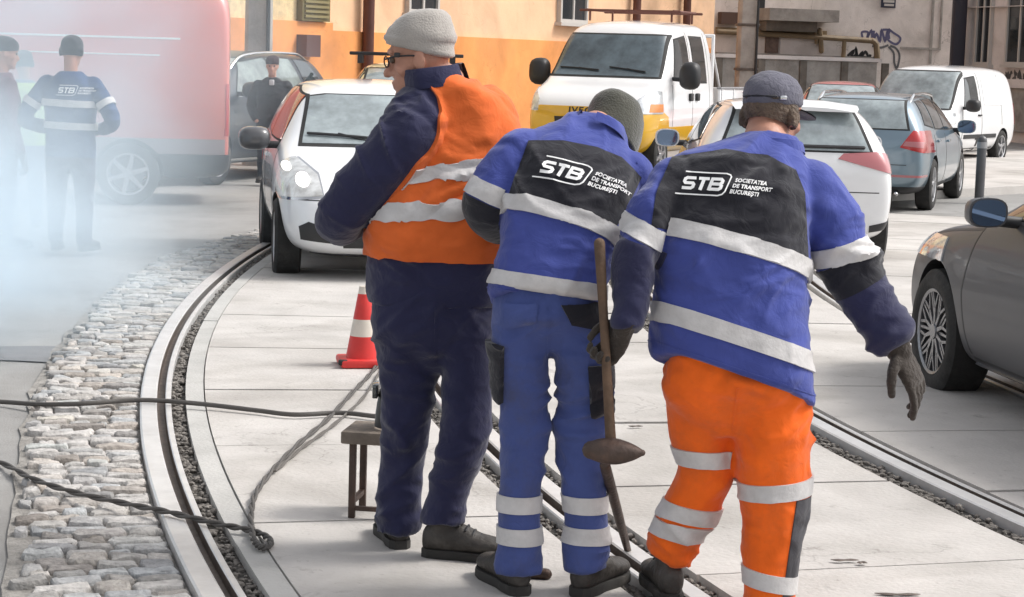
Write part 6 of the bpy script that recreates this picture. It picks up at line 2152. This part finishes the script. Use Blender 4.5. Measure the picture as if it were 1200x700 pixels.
cable('hoist_rope', [(322, 552, .052), (352, 526, .052), (388, 500, .052), (424, 468, .052), (444, 438, .052), (455, 420, .052)], .006, 'thin rope lying beside the looped cable near the cone', mat('rope_grey', (0.12, 0.11, 0.10), .9), twist=2)
# scraps on the slabs near the front
bm = bmesh.new()
for (x, y, l) in ((990, 657, .09), (1052, 697, .14), (1010, 660, .03), (745, 500, .06)):
    p = gp(x, y, .047)
    pts = [p + Vector((l * (k / 4 - .5), .006 * math.sin(k * 1.3 + x), .002)) for k in range(5)]
    tube(bm, pts, [.004, .011, .007, .010, .004], 6, samples=2, flat=.35)
tag(link('debris', bm, M_RUST), 'small dark scraps lying on the slabs', 'debris', kind='stuff')
# ================================================================== people further off
def figure(px, py_feet, py_head, yaw, label, jm, tm, hat=None, hatm=None, pose='down', group='people standing behind the smoke', gx=0, stoop=0.0, jl=.0, bootm=None):
    """a whole standing figure built in metres and scaled to its pictured height; yaw 0 looks away from us"""
    g = gp(px, py_feet); g.z = 0
    top = pt(px, py_head, g.y).z
    k = top / 1.80
    root = empty('person', g, 0, label, 'person', group)
    f = Vector((math.sin(yaw), math.cos(yaw), 0)); r = Vector((math.cos(yaw), -math.sin(yaw), 0)); u = Vector((0, 0, 1))
    def P(x, y, z): return g + (r * x + f * y + u * z) * k
    def sc(x, y, z, hw, hd): return (P(x, y, z), r * hw * k, f * hd * k)
    T = [sc(0, 0, .80 - jl, .21, .13), sc(0, 0, .90, .20, .135), sc(0, 0, 1.05, .20, .14), sc(0, .0, 1.22, .215, .15), sc(0, -.01, 1.36, .205, .13), sc(0, -.01, 1.44, .15, .105), sc(0, .0, 1.50, .085, .08)]
    if pose == 'hips':
        arms = [([P(s * .19, 0, 1.39), P(s * .31, -.04, 1.24), P(s * .37, -.06, 1.10), P(s * .26, .08, 1.04), P(s * .17, .15, 1.03)], [.075 * k, .068 * k, .06 * k, .052 * k, .045 * k]) for s in (-1, 1)]
    elif pose == 'pockets':
        arms = [([P(s * .19, 0, 1.39), P(s * .26, -.03, 1.25), P(s * .29, -.05, 1.10), P(s * .25, .05, .98), P(s * .20, .11, .90)], [.078 * k, .07 * k, .062 * k, .055 * k, .048 * k]) for s in (-1, 1)]
    else:
        arms = [([P(s * .19, 0, 1.39), P(s * .25, -.01, 1.25), P(s * .27, -.01, 1.10), P(s * .28, .04, .95), P(s * .28, .08, .84)], [.078 * k, .07 * k, .06 * k, .052 * k, .045 * k]) for s in (-1, 1)]
    legs = [([P(s * .10, 0, .86), P(s * .11, 0, .68), P(s * .115, .01, .48), P(s * .12, -.01, .26), P(s * .12, -.01, .10)], [.105 * k, .095 * k, .078 * k, .068 * k, .064 * k]) for s in (-1, 1)]
    pel = [sc(0, 0, .98, .17, .115), sc(0, 0, .90, .185, .13), sc(0, 0, .80, .185, .125), sc(0, 0, .74, .16, .10)]
    hy = (f * .985 - u * .12).normalized()
    p = Person(root, T, arms, legs, pel, (P(0, .03, 1.655), hy, (u + f * .1).normalized(), k), vox=.016)
    p.body(neck=.055, vox=.011)
    p.jacket(jm, amp=.011, seed=px * .1, sm=3); p.trousers(tm, amp=.011, seed=px * .2)
    for s in (-1, 1): boot(root, P(s * .12, .0, .105), f + r * s * .2, .28 * k, ms=bootm)
    if hat == 'beanie': beanie(p, hatm, lo=.02, hi=.14, k=1.03, tilt=.15)
    elif hat == 'hair':
        c, F, U, kk = p.headp
        hb = patch(p.bodybm, [(c - U * .03 * kk, (U + F * -.1).normalized()), (c + F * .05 * kk + U * .02 * kk, (-F + U * .55).normalized())], lambda q: (q.calc_center_median() - c).length < .17 * kk, .012)
        wlink('hair', hb, hatm, root)
    if pose != 'pockets':
        for A_, sd in ((p.arms[0], 1), (p.arms[1], -1)):
            glove(root, A_.p[-1], A_.p[-1] - A_.p[-2], (-f if pose == 'down' else -u), sd, 30, k, vox=.007)
    return p, P, k, f, r

# worker in the smoke: blue jacket with pale bands
pw, P_, k_, f_, r_ = figure(82, 300, 39, R(6), 'man in blue jacket with pale bands and hands on hips, wrapped in smoke', cloth('smoky_blue_cloth', (0.035, 0.07, 0.17)), M_NAVY, 'hair', M_BLACK, 'hips')
for z in (1.24, 1.06):
    pw.panel('reflective_band', pw.jbm, pw.jo, M_REFL, band(P_(0, 0, z), Vector((.03, 0, 1)).normalized(), .055), limb=(0,), off=.012)
for i in (1, 2):
    s = -1 if i == 1 else 1
    pw.panel('reflective_band', pw.jbm, pw.jo, M_REFL, band(P_(s * .31, -.04, 1.24), P_(s * .19, 0, 1.39) - P_(s * .37, -.06, 1.10), .055), limb=(i,), off=.012)
o = P_(0.02, 0, 1.345)
bv = BVHTree.FromBMesh(pw.jbm)
lg = project_on(company_logo(.62), bv, o - f_ * .3, r_, Vector((0, 0, 1)), f_, .010, .03); face_area_sign(lg, f_)
wlink('logo_print', lg, M_INK, pw.jo, smooth=False)
# man in a maroon jacket at the left edge
figure(2, 296, 42, R(60), 'man in maroon jacket and dark cap at the left edge of the smoke', cloth('maroon_cloth', (0.11, 0.035, 0.06)), M_NAVY, 'beanie', M_BLACK, 'down')
# man in a yellow safety vest behind him
pv, P_, k_, f_, r_ = figure(28, 272, 57, R(-25), 'man in dark jacket and yellow safety vest behind the maroon jacket', M_NAVY, M_NAVY, 'hair', M_BLACK, 'down')
VB = patch(pv.jbm, [(P_(0, 0, .86), Vector((0, 0, 1))), (P_(0, 0, 1.46), Vector((0, 0, -1)))], lambda f: f[patch.lay] == 0, .014)
wlink('vest', VB, mat('lime_vest', (0.45, 0.62, 0.05), .8, sheen=.2), pv.root)
# man leaning by the dark car
pm, P_, k_, f_, r_ = figure(317, 218, 65, R(176), 'man in black jacket and dark beanie standing by the dark parked car', cloth('black_jacket_cloth', (0.018, 0.018, 0.022)), cloth('dark_trouser_cloth', (0.022, 0.02, 0.022)), 'beanie', mat('maroon_knit', (0.035, 0.015, 0.018), .95), 'pockets', 'bystanders')
bm = bmesh.new(); box(bm, P_(0, .12, 1.43), (.06, .05, .07), bevel=.01); wlink('shirt_front', bm, mat('pale_shirt', (0.5, 0.5, 0.52), .8), pm.root)
# ================================================================== smoke drifting over the left of the street
def smoke(loc, scale, D, lo, hi, label, seed):
    m = bpy.data.materials.new('smoke'); m.use_nodes = True
    nt = m.node_tree; N = nt.nodes; L = nt.links; N.clear()
    out = N.new('ShaderNodeOutputMaterial'); pv = N.new('ShaderNodeVolumePrincipled')
    pv.inputs['Color'].default_value = (0.80, 0.915, 1.0, 1); pv.inputs['Anisotropy'].default_value = 0.1
    tc = N.new('ShaderNodeTexCoord')
    ln = N.new('ShaderNodeVectorMath'); ln.operation = 'LENGTH'; L.new(tc.outputs['Object'], ln.inputs[0])
    fall = N.new('ShaderNodeMapRange'); fall.interpolation_type = 'SMOOTHSTEP'
    fall.inputs['From Min'].default_value = 1.0; fall.inputs['From Max'].default_value = 0.0; fall.inputs['To Min'].default_value = 0; fall.inputs['To Max'].default_value = 1
    L.new(ln.outputs['Value'], fall.inputs['Value'])
    nz = N.new('ShaderNodeTexNoise'); nz.noise_dimensions = '4D'; nz.inputs['W'].default_value = seed * 3.7; nz.inputs['Scale'].default_value = 2.6; nz.inputs['Detail'].default_value = 5; nz.inputs['Distortion'].default_value = .8
    L.new(tc.outputs['Object'], nz.inputs['Vector'])
    mr = N.new('ShaderNodeMapRange'); mr.inputs['From Min'].default_value = .36; mr.inputs['From Max'].default_value = .66; mr.inputs['To Min'].default_value = .12
    L.new(nz.outputs['Fac'], mr.inputs['Value'])
    mu = N.new('ShaderNodeMath'); mu.operation = 'MULTIPLY'; L.new(fall.outputs['Result'], mu.inputs[0]); L.new(mr.outputs['Result'], mu.inputs[1])
    sx = N.new('ShaderNodeSeparateXYZ'); L.new(tc.outputs['Object'], sx.inputs[0])
    hz = N.new('ShaderNodeMapRange'); hz.inputs['From Min'].default_value = -1; hz.inputs['From Max'].default_value = .9; hz.inputs['To Min'].default_value = lo; hz.inputs['To Max'].default_value = hi
    L.new(sx.outputs['Z'], hz.inputs['Value'])
    mu3 = N.new('ShaderNodeMath'); mu3.operation = 'MULTIPLY'; L.new(mu.outputs[0], mu3.inputs[0]); L.new(hz.outputs['Result'], mu3.inputs[1])
    mu2 = N.new('ShaderNodeMath'); mu2.operation = 'MULTIPLY'; mu2.inputs[1].default_value = D
    L.new(mu3.outputs[0], mu2.inputs[0]); L.new(mu2.outputs[0], pv.inputs['Density'])
    L.new(pv.outputs[0], out.inputs['Volume'])
    bm = bmesh.new(); bmesh.ops.create_icosphere(bm, subdivisions=3, radius=1.0)
    o = link('smoke', bm, m)
    o.location = loc; o.scale = scale
    # keep it off the ground plane's underside
    tag(o, label, 'smoke', kind='stuff')
# a low bright bank rolling along the ground at the left edge, and a thinner veil hanging in front of the red van
smoke((-3.75, 12.6, .55), (2.15, 3.5, 2.05), 1.3, 2.3, .6, 'bright bluish smoke rolling low over the men at the left edge', 1)
smoke((-4.4, 17.3, 1.5), (3.3, 1.6, 2.6), 1.25, 1.2, .9, 'thin pale smoke hanging in front of the red orange van', 2)
